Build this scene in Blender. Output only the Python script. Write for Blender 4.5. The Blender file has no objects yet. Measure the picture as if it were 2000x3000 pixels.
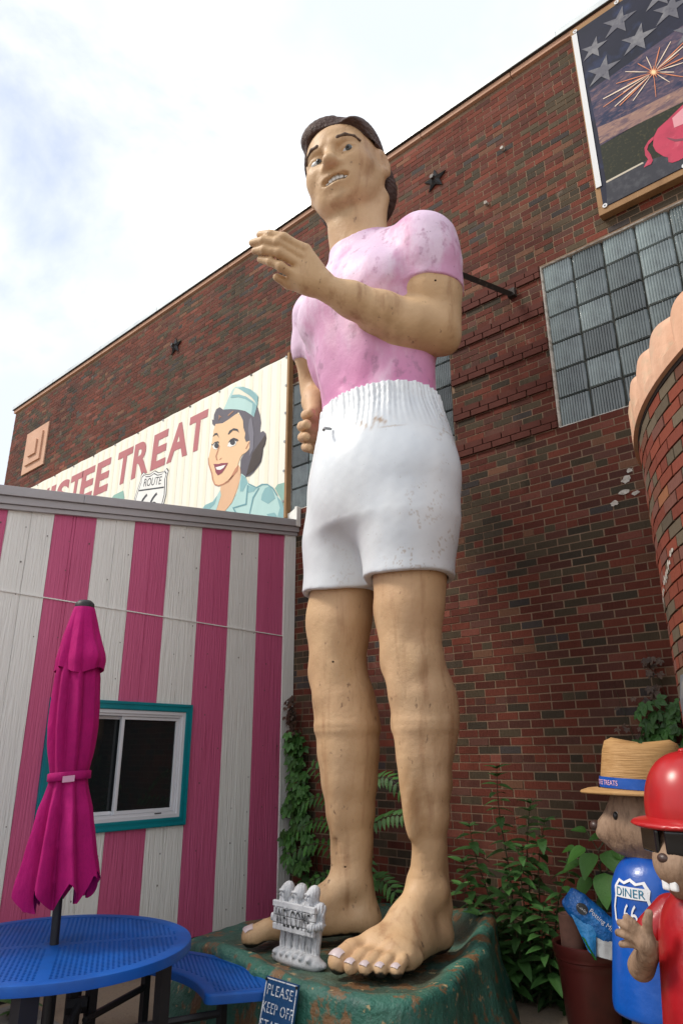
import bpy, math, random
import numpy as np
from mathutils import Matrix, Vector
random.seed(7); rng = np.random.default_rng(7)
R_ = math.radians
scene = bpy.context.scene
COL = scene.collection

# ------------------------------------------------------------------ camera
CAM_H = 1.75
def camera_basis(pitch, yaw, roll):
    F = Vector((-math.sin(yaw)*math.cos(pitch), math.cos(yaw)*math.cos(pitch), math.sin(pitch)))
    Rr = Vector((math.cos(yaw), math.sin(yaw), 0)); U = Rr.cross(F)
    return F, Rr*math.cos(roll)+U*math.sin(roll), U*math.cos(roll)-Rr*math.sin(roll)
F_, X_, U_ = camera_basis(R_(19.232), R_(41.243), R_(-0.2875))
cam_d = bpy.data.cameras.new('camera'); cam = bpy.data.objects.new('camera', cam_d); COL.objects.link(cam)
cam_d.sensor_fit = 'VERTICAL'; cam_d.sensor_height = 36.0; cam_d.lens = 24.228
cam_d.clip_start = 0.05; cam_d.clip_end = 2000
cam.matrix_world = Matrix(((X_.x, U_.x, -F_.x, 0), (X_.y, U_.y, -F_.y, 0), (X_.z, U_.z, -F_.z, CAM_H), (0, 0, 0, 1)))
scene.camera = cam

# ------------------------------------------------------------------ sky and sun
SUN_DIR = Vector((-0.60, -0.62, 0.95)).normalized()      # towards the sun
world = bpy.data.worlds.new('World'); scene.world = world; world.use_nodes = True
wn, wl = world.node_tree.nodes, world.node_tree.links
wn.clear()
w_out = wn.new('ShaderNodeOutputWorld'); w_mix = wn.new('ShaderNodeMixShader')
w_bg1 = wn.new('ShaderNodeBackground'); w_bg2 = wn.new('ShaderNodeBackground')
w_sky = wn.new('ShaderNodeTexSky'); w_sky.sky_type = 'NISHITA'; w_sky.sun_disc = False
w_sky.sun_elevation = math.asin(SUN_DIR.z); w_sky.sun_rotation = math.atan2(SUN_DIR.x, SUN_DIR.y)
wl.new(w_sky.outputs[0], w_bg1.inputs[0]); w_bg1.inputs[1].default_value = 0.15
w_tc = wn.new('ShaderNodeTexCoord'); w_mp = wn.new('ShaderNodeMapping')
w_mp.inputs['Scale'].default_value = (1.0, 1.0, 1.5); w_mp.inputs['Location'].default_value = (7.52, 3.61, 6.09)
w_n1 = wn.new('ShaderNodeTexNoise'); w_n1.inputs['Scale'].default_value = 2.6; w_n1.inputs['Detail'].default_value = 8; w_n1.inputs['Roughness'].default_value = 0.55
w_n1.inputs['Distortion'].default_value = 0.3
w_cr = wn.new('ShaderNodeValToRGB'); w_cr.color_ramp.elements[0].position = 0.27; w_cr.color_ramp.elements[1].position = 0.45
w_cr.color_ramp.elements[0].color = (0.35, 0.35, 0.35, 1)
w_n2 = wn.new('ShaderNodeTexNoise'); w_n2.inputs['Scale'].default_value = 1.7; w_n2.inputs['Detail'].default_value = 6
w_c2 = wn.new('ShaderNodeValToRGB')
w_c2.color_ramp.elements[0].position = 0.38; w_c2.color_ramp.elements[0].color = (0.64, 0.69, 0.76, 1)
w_c2.color_ramp.elements[1].position = 0.64; w_c2.color_ramp.elements[1].color = (1.0, 1.0, 1.0, 1)
wl.new(w_tc.outputs['Generated'], w_mp.inputs[0]); wl.new(w_mp.outputs[0], w_n1.inputs[0]); wl.new(w_mp.outputs[0], w_n2.inputs[0])
wl.new(w_n1.outputs[0], w_cr.inputs[0]); wl.new(w_n2.outputs[0], w_c2.inputs[0]); wl.new(w_c2.outputs[0], w_bg2.inputs[0])
w_bg2.inputs[1].default_value = 1.08
wl.new(w_cr.outputs[0], w_mix.inputs[0]); wl.new(w_bg1.outputs[0], w_mix.inputs[1]); wl.new(w_bg2.outputs[0], w_mix.inputs[2])
wl.new(w_mix.outputs[0], w_out.inputs[0])
sun_d = bpy.data.lights.new('sun', 'SUN'); sun_d.energy = 2.1; sun_d.angle = R_(13); sun_d.color = (1.0, 0.93, 0.83)
sun = bpy.data.objects.new('sun', sun_d); COL.objects.link(sun)
sun.rotation_euler = (-SUN_DIR).to_track_quat('-Z', 'Y').to_euler()

scene.view_settings.view_transform = 'Standard'; scene.view_settings.look = 'None'
scene.view_settings.gamma = 1.0; scene.view_settings.use_curve_mapping = False
scene.view_settings.exposure = 0.42
scene.cycles.max_bounces = 6; scene.cycles.diffuse_bounces = 3; scene.cycles.glossy_bounces = 3; scene.cycles.transmission_bounces = 4
scene.cycles.use_denoising = True

# ------------------------------------------------------------------ helpers
def sset(node, names, val):
    for n in names:
        if n in node.inputs: node.inputs[n].default_value = val; return
def mat(name, base, rough=0.6, spec=0.4, metal=0.0, layers=(), bump=(), attr=None, objcol=False, trans=0.0, coat=0.0, mask=None):
    """layers: (rgb, scale, lo, hi, stretch(3), strength) noise patches of another colour; bump: (scale, distance, stretch) noise relief"""
    m = bpy.data.materials.new(name); m.use_nodes = True
    n, l = m.node_tree.nodes, m.node_tree.links
    p = n['Principled BSDF']
    p.inputs['Roughness'].default_value = rough; p.inputs['Metallic'].default_value = metal
    sset(p, ['Specular IOR Level', 'Specular'], spec)
    sset(p, ['Transmission Weight', 'Transmission'], trans); sset(p, ['Coat Weight', 'Clearcoat'], coat)
    tc = n.new('ShaderNodeTexCoord')
    if attr:
        a = n.new('ShaderNodeAttribute'); a.attribute_name = attr; cur = a.outputs['Color']
    elif objcol:
        a = n.new('ShaderNodeObjectInfo'); cur = a.outputs['Color']
    else:
        a = n.new('ShaderNodeRGB'); a.outputs[0].default_value = (*base, 1); cur = a.outputs[0]
    for i, L in enumerate(layers):
        rgb, sc, lo, hi = L[:4]; st = L[4] if len(L) > 4 else (1, 1, 1); k = L[5] if len(L) > 5 else 1.0
        mode = L[6] if len(L) > 6 else 'MIX'
        mp = n.new('ShaderNodeMapping'); mp.inputs['Scale'].default_value = st; mp.inputs['Location'].default_value = (i*3.7+1.3, i*1.9, i*2.3)
        l.new(tc.outputs['Object'], mp.inputs[0])
        nz = n.new('ShaderNodeTexNoise'); nz.inputs['Scale'].default_value = sc; nz.inputs['Detail'].default_value = 6; nz.inputs['Roughness'].default_value = 0.6
        l.new(mp.outputs[0], nz.inputs[0])
        mr = n.new('ShaderNodeMapRange'); mr.inputs[1].default_value = lo; mr.inputs[2].default_value = hi; mr.inputs[3].default_value = 0; mr.inputs[4].default_value = k
        l.new(nz.outputs[0], mr.inputs[0])
        mx = n.new('ShaderNodeMixRGB'); mx.blend_type = mode; mx.inputs[2].default_value = (*rgb, 1)
        l.new(mr.outputs[0], mx.inputs[0]); l.new(cur, mx.inputs[1]); cur = mx.outputs[0]
    if mask:
        a = n.new('ShaderNodeAttribute'); a.attribute_name = mask[0]; mx = n.new('ShaderNodeMixRGB'); mx.inputs[2].default_value = (*mask[1], 1)
        l.new(a.outputs['Fac'], mx.inputs[0]); l.new(cur, mx.inputs[1]); cur = mx.outputs[0]
    l.new(cur, p.inputs['Base Color'])
    prev = None
    for i, B in enumerate(bump):
        sc, dist = B[:2]; st = B[2] if len(B) > 2 else (1, 1, 1)
        mp = n.new('ShaderNodeMapping'); mp.inputs['Scale'].default_value = st
        l.new(tc.outputs['Object'], mp.inputs[0])
        nz = n.new('ShaderNodeTexNoise'); nz.inputs['Scale'].default_value = sc; nz.inputs['Detail'].default_value = 5
        l.new(mp.outputs[0], nz.inputs[0])
        b = n.new('ShaderNodeBump'); b.inputs['Distance'].default_value = dist; b.inputs['Strength'].default_value = 1.0
        l.new(nz.outputs[0], b.inputs['Height'])
        if prev: l.new(prev, b.inputs['Normal'])
        prev = b.outputs[0]
    if prev: l.new(prev, p.inputs['Normal'])
    return m

def mesh(name, verts, faces, smooth=False, cols=None, mats=None, midx=None):
    me = bpy.data.meshes.new(name)
    me.from_pydata([tuple(map(float, v)) for v in verts], [], [tuple(map(int, f)) for f in faces])
    if smooth:
        me.polygons.foreach_set('use_smooth', [True]*len(me.polygons))
    if cols is not None:                                   # per-vertex colour
        ca = me.color_attributes.new('Col', 'FLOAT_COLOR', 'POINT')
        arr = np.ones((len(me.vertices), 4), np.float32); arr[:, :3] = np.asarray(cols, np.float32)
        ca.data.foreach_set('color', arr.ravel())
    if mats:
        for m in (mats if isinstance(mats, (list, tuple)) else [mats]): me.materials.append(m)
    if midx is not None: me.polygons.foreach_set('material_index', list(map(int, midx)))
    me.update()
    return me

def put(name, me, parent=None, loc=None, rot=None, scale=None, mw=None, kind=None, label=None):
    o = bpy.data.objects.new(name, me); COL.objects.link(o)
    if parent is not None:
        o.parent = parent; o.matrix_parent_inverse = Matrix.Translation(-Vector(PLOC.get(parent.name, (0, 0, 0))))
    if mw is not None: o.matrix_basis = mw
    if loc is not None: o.location = loc
    if rot is not None: o.rotation_euler = rot
    if scale is not None: o.scale = scale
    if kind: o['kind'] = kind
    if label: o['label'] = label
    return o
PLOC = {}
def thing(name, label, cat, loc, group=None, kind=None):
    o = bpy.data.objects.new(name, None); COL.objects.link(o); o.location = loc; o.empty_display_size = 0.2
    PLOC[o.name] = tuple(loc)
    tag(o, label, cat, group, kind); return o
def tag(o, label=None, cat=None, group=None, kind=None):
    if label: o['label'] = label
    if cat: o['category'] = cat
    if group: o['group'] = group
    if kind: o['kind'] = kind
    return o

BOXF = [(0, 3, 2, 1), (4, 5, 6, 7), (0, 1, 5, 4), (1, 2, 6, 5), (2, 3, 7, 6), (3, 0, 4, 7)]
def box_v(x0, x1, y0, y1, z0, z1):
    return [(x0, y0, z0), (x1, y0, z0), (x1, y1, z0), (x0, y1, z0), (x0, y0, z1), (x1, y0, z1), (x1, y1, z1), (x0, y1, z1)]
class MB:
    def __init__(s): s.v = []; s.f = []; s.c = []; s.mi = []; s.cur = 0
    def add(s, v, f, col=None):
        b = len(s.v); s.v += list(v); s.f += [tuple(i+b for i in q) for q in f]; s.mi += [s.cur]*len(f)
        if col is not None: s.c += [col]*len(v)
        return s
    def box(s, x0, x1, y0, y1, z0, z1, col=None): return s.add(box_v(x0, x1, y0, y1, z0, z1), BOXF, col)
    def tube(s, pts, rad, seg=8, cap=True, col=None):
        pts = [Vector(p) for p in pts]; n = len(pts)
        if not hasattr(rad, '__len__'): rad = [rad]*n
        vs = []; fs = []; prev = None
        for i, p in enumerate(pts):
            t = (pts[min(i+1, n-1)]-pts[max(i-1, 0)]).normalized()
            if prev is None:
                a = Vector((0, 0, 1)) if abs(t.z) < .9 else Vector((1, 0, 0)); u = t.cross(a).normalized()
            else:
                u = (prev-t*prev.dot(t)).normalized()
            prev = u; w = t.cross(u)
            for k in range(seg):
                an = 2*math.pi*k/seg; vs.append(p+(u*math.cos(an)+w*math.sin(an))*rad[i])
        for i in range(n-1):
            for k in range(seg):
                a, b = i*seg+k, i*seg+(k+1) % seg; fs.append((a, b, b+seg, a+seg))
        if cap: fs.append(tuple(range(seg-1, -1, -1))); fs.append(tuple((n-1)*seg+k for k in range(seg)))
        return s.add(vs, fs, col)
    def lathe(s, prof, center=(0, 0, 0), seg=24, col=None):
        vs = []; fs = []
        for r, z in prof:
            for k in range(seg):
                an = 2*math.pi*k/seg; vs.append((center[0]+r*math.cos(an), center[1]+r*math.sin(an), center[2]+z))
        for i in range(len(prof)-1):
            for k in range(seg):
                a, b = i*seg+k, i*seg+(k+1) % seg; fs.append((a, b, b+seg, a+seg))
        return s.add(vs, fs, col)
    def build(s, name, m, parent=None, smooth=False, kind=None, label=None):
        me = mesh(name, s.v, s.f, smooth, s.c if s.c else None, m, s.mi if isinstance(m, (list, tuple)) else None)
        return put(name, me, parent, kind=kind, label=label)
def autosmooth(o, ang=40):
    me = o.data
    me.polygons.foreach_set('use_smooth', [True]*len(me.polygons))
    me.set_sharp_from_angle(angle=R_(ang))
    return o
def bevel(o, w=0.005, seg=2):
    m = o.modifiers.new('bevel', 'BEVEL'); m.width = w; m.segments = seg; m.limit_method = 'ANGLE'; m.angle_limit = R_(40)
    return o
def text_verts(s, size=1.0, shear=0.0, offset=0.0, spacing=1.0, res=3):
    """flat triangulated lettering in the xy plane, left-aligned on the baseline"""
    cu = bpy.data.curves.new('lettering_curve', 'FONT'); cu.body = s; cu.size = size; cu.shear = shear; cu.offset = offset
    cu.space_character = spacing; cu.resolution_u = res; cu.fill_mode = 'FRONT'
    ob = bpy.data.objects.new('lettering_curve', cu); COL.objects.link(ob)
    dg = bpy.context.evaluated_depsgraph_get(); dg.update()
    me = ob.evaluated_get(dg).to_mesh()
    v = np.array([tuple(q.co) for q in me.vertices]).reshape(-1, 3); f = [tuple(p.vertices) for p in me.polygons]
    ob.evaluated_get(dg).to_mesh_clear(); bpy.data.objects.remove(ob); bpy.data.curves.remove(cu)
    return v, f
def smooth_noise(seed):
    r = np.random.default_rng(seed); A = r.normal(size=(10, 3)); ph = r.uniform(0, 6.28, 10)
    def fn(p, freq=1.0):
        p = np.asarray(p); s = 0
        for i in range(10): s = s+np.sin(p@A[i]*freq*(1+.25*i)+ph[i])/(1+.25*i)
        return s/4.0
    return fn
# ------------------------------------------------------------------ ground
ground_m = mat('dusty_concrete', (0.27, 0.21, 0.15), 0.9, 0.2, layers=[((0.17, 0.13, 0.095), 1.6, .45, .7), ((0.24, 0.20, 0.16), 9, .5, .75, (1, 1, 1), .6), ((0.07, 0.06, 0.05), 40, .55, .75, (1, 1, 1), .5)], bump=[(60, .004), (9, .006)])
gm = MB(); gm.add([(-150, -150, 0), (150, -150, 0), (150, 150, 0), (-150, 150, 0)], [(0, 1, 2, 3)])
tag(gm.build('ground', ground_m), kind='structure')

# ------------------------------------------------------------------ brick building
WY = 5.8; CRS = 0.0711; Z0 = 4.644-66*CRS; BW = 0.2135
WX0, WX1, WTOP = -15.07, 2.6, 9.18
WIN_R = (-2.336, -2.336+9*0.3115, 4.644, 6.471); WIN_L = (-5.97, -5.97+8*0.3115, 4.644, 6.471)
building = thing('brick_building', 'tall red and brown brick building with glass block windows behind the giant statue', 'building', (-6, WY, 0))
mortar_m = mat('mortar', (0.25, 0.17, 0.115), 0.95, 0.1, layers=[((0.155, 0.10, 0.07), 2.0, .45, .7, (1, 1, 1), .8), ((0.36, 0.265, 0.19), 12, .5, .8, (1, 1, 1), .5)], bump=[(120, .004)])
brick_layers = [((0.62, 0.55, 0.5), 70, .42, .75, (3.0, 1, .4), .5, 'MULTIPLY'), ((1.35, 1.3, 1.25), 0.45, .42, .68, (1, 1, 1), .7, 'MULTIPLY'), ((0.50, .48, .48), 1.1, .5, .70, (1, 1, .7), .7, 'MULTIPLY'), ((.42, .42, .42), 1.6, .58, .74, (2.2, 1, .12), .65, 'MULTIPLY'), ((.42, .33, .27), 3.0, .66, .74, (1, 1, .8), .35)]
brick_bump = [(55, .006, (2.2, 1, .25))]
brick_m = mat('brick_faces', (.2, .06, .04), 0.85, 0.25, attr='Col', layers=brick_layers, bump=brick_bump)
brick_om = mat('brick_single', (.2, .06, .04), 0.85, 0.25, objcol=True, layers=brick_layers[:1], bump=brick_bump)
PAL = [((0.176, 0.045, 0.027), 30), ((0.140, 0.036, 0.023), 22), ((0.117, 0.041, 0.029), 12), ((0.090, 0.066, 0.040), 16), ((0.070, 0.054, 0.036), 10), ((0.135, 0.056, 0.041), 8), ((0.194, 0.090, 0.052), 5), ((0.068, 0.056, 0.052), 4), ((0.225, 0.072, 0.050), 4)]
PALC = np.array([p[0] for p in PAL]); PALW = np.array([p[1] for p in PAL], float); PALW /= PALW.sum()
bn1, bn2 = smooth_noise(101), smooth_noise(102)
def brick_colour(r, x=0, z=0):
    q = np.array((x, 0, z)); w = PALW.copy(); d = bn1(q, 1.1)+.6*bn2(q, 3.0)
    w[[3, 4, 7]] *= math.exp(1.5*d); w[[0, 1, 8]] *= math.exp(-.9*d); w /= w.sum()
    c = PALC[r.choice(len(PAL), p=w)]*r.uniform(.60, .95)*(1+.22*bn2(q, .9))
    return tuple(np.clip(c, .01, 1))
def wall_panel(mb, x0, x1, z0, z1, holes, y):
    xs = sorted({x0, x1, *[h[0] for h in holes], *[h[1] for h in holes]}); zs = sorted({z0, z1, *[h[2] for h in holes], *[h[3] for h in holes]})
    for a, b in zip(xs, xs[1:]):
        for c, d in zip(zs, zs[1:]):
            if any(h[0] <= a and b <= h[1] and h[2] <= c and d <= h[3] for h in holes): continue
            mb.add([(a, y, c), (b, y, c), (b, y, d), (a, y, d)], [(0, 1, 2, 3)])
mb = MB(); wall_panel(mb, WX0, WX1, -0.1, WTOP, [WIN_R, WIN_L], WY)
mb.add([(WX0, WY, -.1), (WX0, WY+9, -.1), (WX0, WY+9, WTOP), (WX0, WY, WTOP)], [(0, 3, 2, 1)])           # side of the building
for h in (WIN_R, WIN_L):                                                                              # reveals
    x0, x1, z0, z1 = h; d = .16
    for q in ([(x0, 0, z0), (x0, d, z0), (x0, d, z1), (x0, 0, z1)], [(x1, 0, z0), (x1, d, z0), (x1, d, z1), (x1, 0, z1)], [(x0, 0, z1), (x1, 0, z1), (x1, d, z1), (x0, d, z1)], [(x0, 0, z0), (x1, 0, z0), (x1, d, z0), (x0, d, z0)]):
        mb.add([(a, WY+b, c) for a, b, c in q], [(0, 1, 2, 3)])
mb.add([(WX0, WY+.02, WTOP), (WX1, WY+.02, WTOP), (WX1, WY+9, WTOP-.3), (WX0, WY+9, WTOP-.3)], [(0, 1, 2, 3)])
mb.build('wall', mortar_m, building)

def to_px(p):
    d = Vector(p)-Vector((0, 0, CAM_H)); z = d.dot(F_)
    return 1000+2019*d.dot(X_)/z, 1500-2019*d.dot(U_)/z, z
r = np.random.default_rng(11)
bricks = []           # (xc, zc, length, colour, proud, tone)
BAND = [i for i in range(200) if 0]
band_z = [4.644+6*CRS*k for k in range(5)]
for i in range(int((WTOP-Z0)/CRS)+1):
    zc = Z0+(i+.5)*CRS
    if zc > WTOP-.03 or zc < -.05: continue
    head = (i % 7) == 3
    w = BW/2 if head else BW
    x = WX0 - (r.uniform(0, .02)) - (BW/2 if i % 2 else 0)*(0 if head else 1)
    while x < WX1:
        a, b = max(x, WX0), min(x+w, WX1); x += w
        if b-a < .04: continue
        xc = (a+b)/2
        inband = any(0 <= zc-bz < 2*CRS for bz in band_z) and WIN_L[1] < xc < WIN_R[0]
        cut = False
        for h in (WIN_R, WIN_L):
            if h[2]-.01 < zc < h[3]+.01:
                if a >= h[0]-.02 and b <= h[1]+.02: cut = True
                elif a < h[0] < b: b = h[0]
                elif a < h[1] < b: a = h[1]
        if cut or b-a < .03 or inband: continue
        if b < -6.1 and zc < 4.2: continue                                # behind the striped building
        if -14.3 < a and b < -6.15 and 4.2 < zc < 6.88: continue          # behind the banner
        if zc < 2.0 and a > 0.2: continue                                 # inside the round bay
        bricks.append(((a+b)/2, zc, b-a-.011, brick_colour(r, xc, zc), .0035+r.uniform(-.0015, .002)))
# pick the 300 largest in view as single bricks
cand = []
for k, (xc, zc, L, c, pr) in enumerate(bricks):
    px, py, dep = to_px((xc, WY, zc))
    if 1385 < px < 1850+py*.0 and 1260 < py < 2330: cand.append((dep, k))
cand.sort(); single = {k for _, k in cand[:300]}
mb = MB(); unit = {}
for k, (xc, zc, L, c, pr) in enumerate(bricks):
    h = CRS-.011
    if k in single:
        key = round(L, 2)
        if key not in unit: unit[key] = mesh('brick', box_v(-key/2, key/2, -.010, .03, -h/2, h/2), BOXF, mats=brick_om)
        o = put('brick', unit[key], building, loc=(xc, WY-(pr-.010), zc), rot=(r.normal(0, .004), r.normal(0, .004), r.normal(0, .006)))
        o.color = (*c, 1)
    else:
        x0, x1, y0, z0, z1 = xc-L/2, xc+L/2, WY-pr, zc-h/2, zc+h/2
        mb.add([(x0, y0, z0), (x1, y0, z0), (x1, y0, z1), (x0, y0, z1), (x0, WY+.01, z0), (x1, WY+.01, z0), (x1, WY+.01, z1), (x0, WY+.01, z1)], [(0, 1, 2, 3), (0, 4, 5, 1), (3, 2, 6, 7), (0, 3, 7, 4), (1, 5, 6, 2)], c)
mb.build('bricks', brick_m, building, kind='stuff')
# projecting double bands of smooth red brick between the windows
band_m = mat('smooth_band_brick', (.105, .033, .024), 0.8, 0.15, layers=[((.075, .026, .02), 6, .4, .7, (1, 1, 1), .8), ((.14, .045, .033), 3, .5, .75, (1, 1, 1), .6)], bump=[(40, .002)])
bb = {}
for bz in band_z:
    for j in range(2):
        z = bz+(j+.5)*CRS; x = WIN_L[1]+.005-(.1 if j else 0)
        while x < WIN_R[0]-.03:
            a, b = max(x, WIN_L[1]+.005), min(x+BW, WIN_R[0]-.012); x += BW
            if b-a < .03: continue
            key = round(b-a, 2)
            if key not in bb: bb[key] = mesh('band_brick', box_v(-key/2+.005, key/2-.005, -.024, .02, -CRS/2+.004, CRS/2-.004), BOXF, mats=band_m)
            put('band_brick', bb[key], building, loc=((a+b)/2, WY-r.uniform(0, .003), z))
# glass block windows
gl_m = mat('ribbed_glass', (.13, .16, .165), 0.08, 0.9, layers=[((.055, .066, .072), 2.2, .42, .62, (1, 1, 1), .9), ((.22, .27, .26), 1.2, .5, .7, (1, 1, 1), .5)], bump=[(26, .0010, (1, 1, 2))])
grout_m = mat('window_grout', (.10, .095, .08), 0.9, 0.2, layers=[((.11, .11, .085), 8, .5, .7)])
caulk_m = mat('white_caulk', (.50, .46, .41), 0.9, 0.2, layers=[((.28, .25, .21), 14, .5, .65)], bump=[(40, .01)])
def glass_block():
    s = .1515; v = []; f = []; n = 11; t = .012
    xs = np.linspace(-s+.014, s-.014, n*4+1); zs = (-s+.014, s-.014)
    prof = [(-s, .0), (-s+.008, -.018)] + [(x, -.020-.010*abs(math.sin(i/4*math.pi))) for i, x in enumerate(xs)] + [(s-.008, -.018), (s, .0)]
    rows = [(-s*.98, 0.02), (-s*.98+.010, 0), (s*.98-.010, 0), (s*.98, .02)]
    for z, dy in rows:
        for x, y in prof: v.append((x, y+dy if dy else y, z))
    m_ = len(prof)
    for j in range(3):
        for i in range(m_-1): a = j*m_+i; f.append((a, a+1, a+1+m_, a+m_))
    return mesh('glass_block', v, f, mats=gl_m)
_n, _l = gl_m.node_tree.nodes, gl_m.node_tree.links
_p = _n['Principled BSDF']; _oi = _n.new('ShaderNodeObjectInfo'); _hs = _n.new('ShaderNodeHueSaturation'); _mr = _n.new('ShaderNodeMapRange'); _mr.inputs[3].default_value = .5; _mr.inputs[4].default_value = 1.7
_s = _p.inputs['Base Color'].links[0].from_socket; _l.new(_oi.outputs['Random'], _mr.inputs[0]); _l.new(_mr.outputs[0], _hs.inputs['Value']); _l.new(_s, _hs.inputs['Color']); _l.new(_hs.outputs[0], _p.inputs['Base Color'])
gb = glass_block()
gb.polygons.foreach_set('use_smooth', [True]*len(gb.polygons)); gb.set_sharp_from_angle(angle=R_(50))
for h, lab in ((WIN_R, 'right window of ribbed glass blocks with white caulked edge'), (WIN_L, 'left window of ribbed glass blocks behind the statue')):
    x0, x1, z0, z1 = h
    m_ = MB(); m_.add([(x0, WY+.050, z0), (x1, WY+.050, z0), (x1, WY+.050, z1), (x0, WY+.050, z1)], [(0, 1, 2, 3)])
    win = m_.build('window', grout_m, building, label=lab)
    nc = round((x1-x0)/.3115); dx = (x1-x0)/nc; dz = (z1-z0)/6
    for i in range(nc):
        for j in range(6):
            if h is WIN_R and i > 5 and j < 3: continue
            put('glass_block', gb, win, loc=(x0+(i+.5)*dx, WY+.044+r.uniform(-.003, .003), z0+(j+.5)*dz), rot=(r.normal(0, .012), 0, r.normal(0, .012)), scale=(dx/.3115, 1, dz/.3045))
    # ragged caulk at the left and bottom edges
    m_ = MB(); rr = np.random.default_rng(3)
    for (A, B, n) in (((x0, z0), (x0, z1), 40), ((x0, z0), (x1, z0), 60), ((x0, z1), (x1, z1), 60)):
        vs = []
        for k in range(n+1):
            t = k/n; X = A[0]+(B[0]-A[0])*t; Z = A[1]+(B[1]-A[1])*t; e = rr.uniform(.004, .013)
            if A[0] == B[0]: vs += [(X-.004, WY-.012, Z), (X+e, WY-.006, Z), (X+e+.01, WY+.05, Z)]
            else:
                s = 1 if A[1] == z0 else -1
                vs += [(X, WY-.006, Z-.004*s), (X, WY+.0, Z+e*s*.8), (X, WY+.05, Z+(e+.01)*s*.8)]
        fs = []
        for k in range(n):
            for q in (0, 1): a = k*3+q; fs.append((a, a+1, a+4, a+3))
        m_.add(vs, fs)
    m_.build('caulk', caulk_m, win)
# parapet: peach coping stones and pale metal flashing
peach_m = mat('peach_paint', (.60, .35, .235), 0.7, 0.3, layers=[((.45, .26, .18), 5, .5, .75, (1, 1, 1), .6), ((.68, .46, .34), 2, .5, .75, (1, 1, 1), .6)], bump=[(30, .003)])
flash_m = mat('pale_metal', (.62, .66, .67), 0.35, 0.5, metal=.3, layers=[((.48, .52, .54), 3, .45, .7)])
x = WX0-.03; k = 0
while x < WX1:
    L = 1.27; m_ = MB(); m_.box(x+.004, min(x+L, WX1)-.004, WY-.045, WY+.2, WTOP, WTOP+.072)
    bevel(m_.build('coping_stone', peach_m, building), .006); x += L
x = WX0-.05
while x < WX1:
    m_ = MB(); a, b = x+.001, min(x+1.9, WX1); x += 1.9
    m_.box(a, b, WY-.075, WY+.3, WTOP+.074, WTOP+.160); m_.box(b-.03, b+.002, WY-.079, WY+.29, WTOP+.071, WTOP+.164)
    m_.build('flashing', flash_m, building)
m_ = MB(); m_.box(WX0-.04, WX1, WY-.079, WY-.02, WTOP+.0705, WTOP+.0825); m_.build('drip_edge', mat('dark_edge', (.03, .03, .03), .6), building)
# stepped square panel near the far corner
pan = MB(); cx, cz = -13.705, 7.875
for s, y in ((.49, .03), (.325, .065), (.165, .10)):
    pan.box(cx-s, cx+s, WY-y, WY+.01-(0 if s == .49 else 0), cz-s, cz+s)
o = pan.build('stepped_panel', peach_m, building); bevel(o, .004)
o['label'] = 'peach painted square panel with two raised steps near the far corner'
# small white anchors, brick patches
pass
for (X, Z) in ((-2.86, 7.62), (-2.60, 8.24)):
    MB().tube([(X, WY-.05, Z), (X, WY+.01, Z)], .022, 8).build('pipe_stub', caulk_m, building)
rr = np.random.default_rng(8)
for (X, Z, w_, h_) in ((-1.80, 3.97, .05, .045), (-1.83, 3.86, .05, .03), (-1.74, 3.83, .04, .025), (-1.93, 3.78, .035, .03), (-1.76, 4.04, .03, .025)):
    pts = [(X+w_*math.cos(a)*rr.uniform(.5, 1.2), WY-.012, Z+h_*math.sin(a)*rr.uniform(.5, 1.2)) for a in np.linspace(0, 2*math.pi, 14)[:-1]]
    MB().add(pts, [tuple(range(13))]).build('mortar_patch', caulk_m, building)

# star anchor plates
iron_m = mat('dark_iron', (.035, .037, .04), 0.55, 0.5, metal=.6, layers=[((.09, .07, .06), 12, .5, .7)])
def star(X, Z, label, s):
    t = thing('star_anchor', label, 'wall star', (X, WY, Z), group='iron star anchors on the brick wall')
    v = [(X, WY-.07, Z)]; n = 10
    for i in range(10):
        a = math.pi/2+i*math.pi/5; q = s if i % 2 == 0 else s*.40
        v.append((X+q*math.cos(a), WY-.022, Z+q*math.sin(a)))
    for i in range(10):
        a = math.pi/2+i*math.pi/5; q = s if i % 2 == 0 else s*.40
        v.append((X+q*math.cos(a), WY-.009, Z+q*math.sin(a)))
    f = [(0, 1+i, 1+(i+1) % 10) for i in range(10)]+[(1+i, 11+i, 11+(i+1) % 10, 1+(i+1) % 10) for i in range(10)]
    put('plate', mesh('plate', v, f, mats=iron_m), t)
    MB().tube([(X, WY-.06, Z), (X, WY-.10, Z)], .03, 6).build('bolt', iron_m, t)
star(-3.515, 8.40, 'black iron star on the brick wall above the statue\'s shoulder', .165)
star(-8.81, 8.30, 'black iron star on the brick wall above the banner', .165)
# ------------------------------------------------------------------ round brick bay with scalloped coping
TC = (1.234, 5.10); TR = 2.587; TTOP = 3.60
bay = thing('round_brick_bay', 'curved brick bay with scalloped peach coping at the right edge', 'bay', (TC[0], TC[1], 0))
A0, A1 = R_(163), R_(262)
def on_arc(a, rad, z): return (TC[0]+rad*math.cos(a), TC[1]+rad*math.sin(a), z)
n = 90; v = []; f = []
for i in range(n+1):
    a = A0+(A1-A0)*i/n; v += [on_arc(a, TR-.008, -.05), on_arc(a, TR-.008, TTOP)]
for i in range(n): f.append((2*i, 2*i+2, 2*i+3, 2*i+1))
put('wall', mesh('wall', v, f, True, mats=mortar_m), bay)
r = np.random.default_rng(23)
PAL2 = np.array([(.21, .052, .030), (.18, .045, .028), (.125, .098, .066), (.105, .082, .058), (.16, .066, .050), (.27, .11, .052), (.15, .06, .038)])
allb = []
ncr = int(TTOP/CRS)
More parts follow.
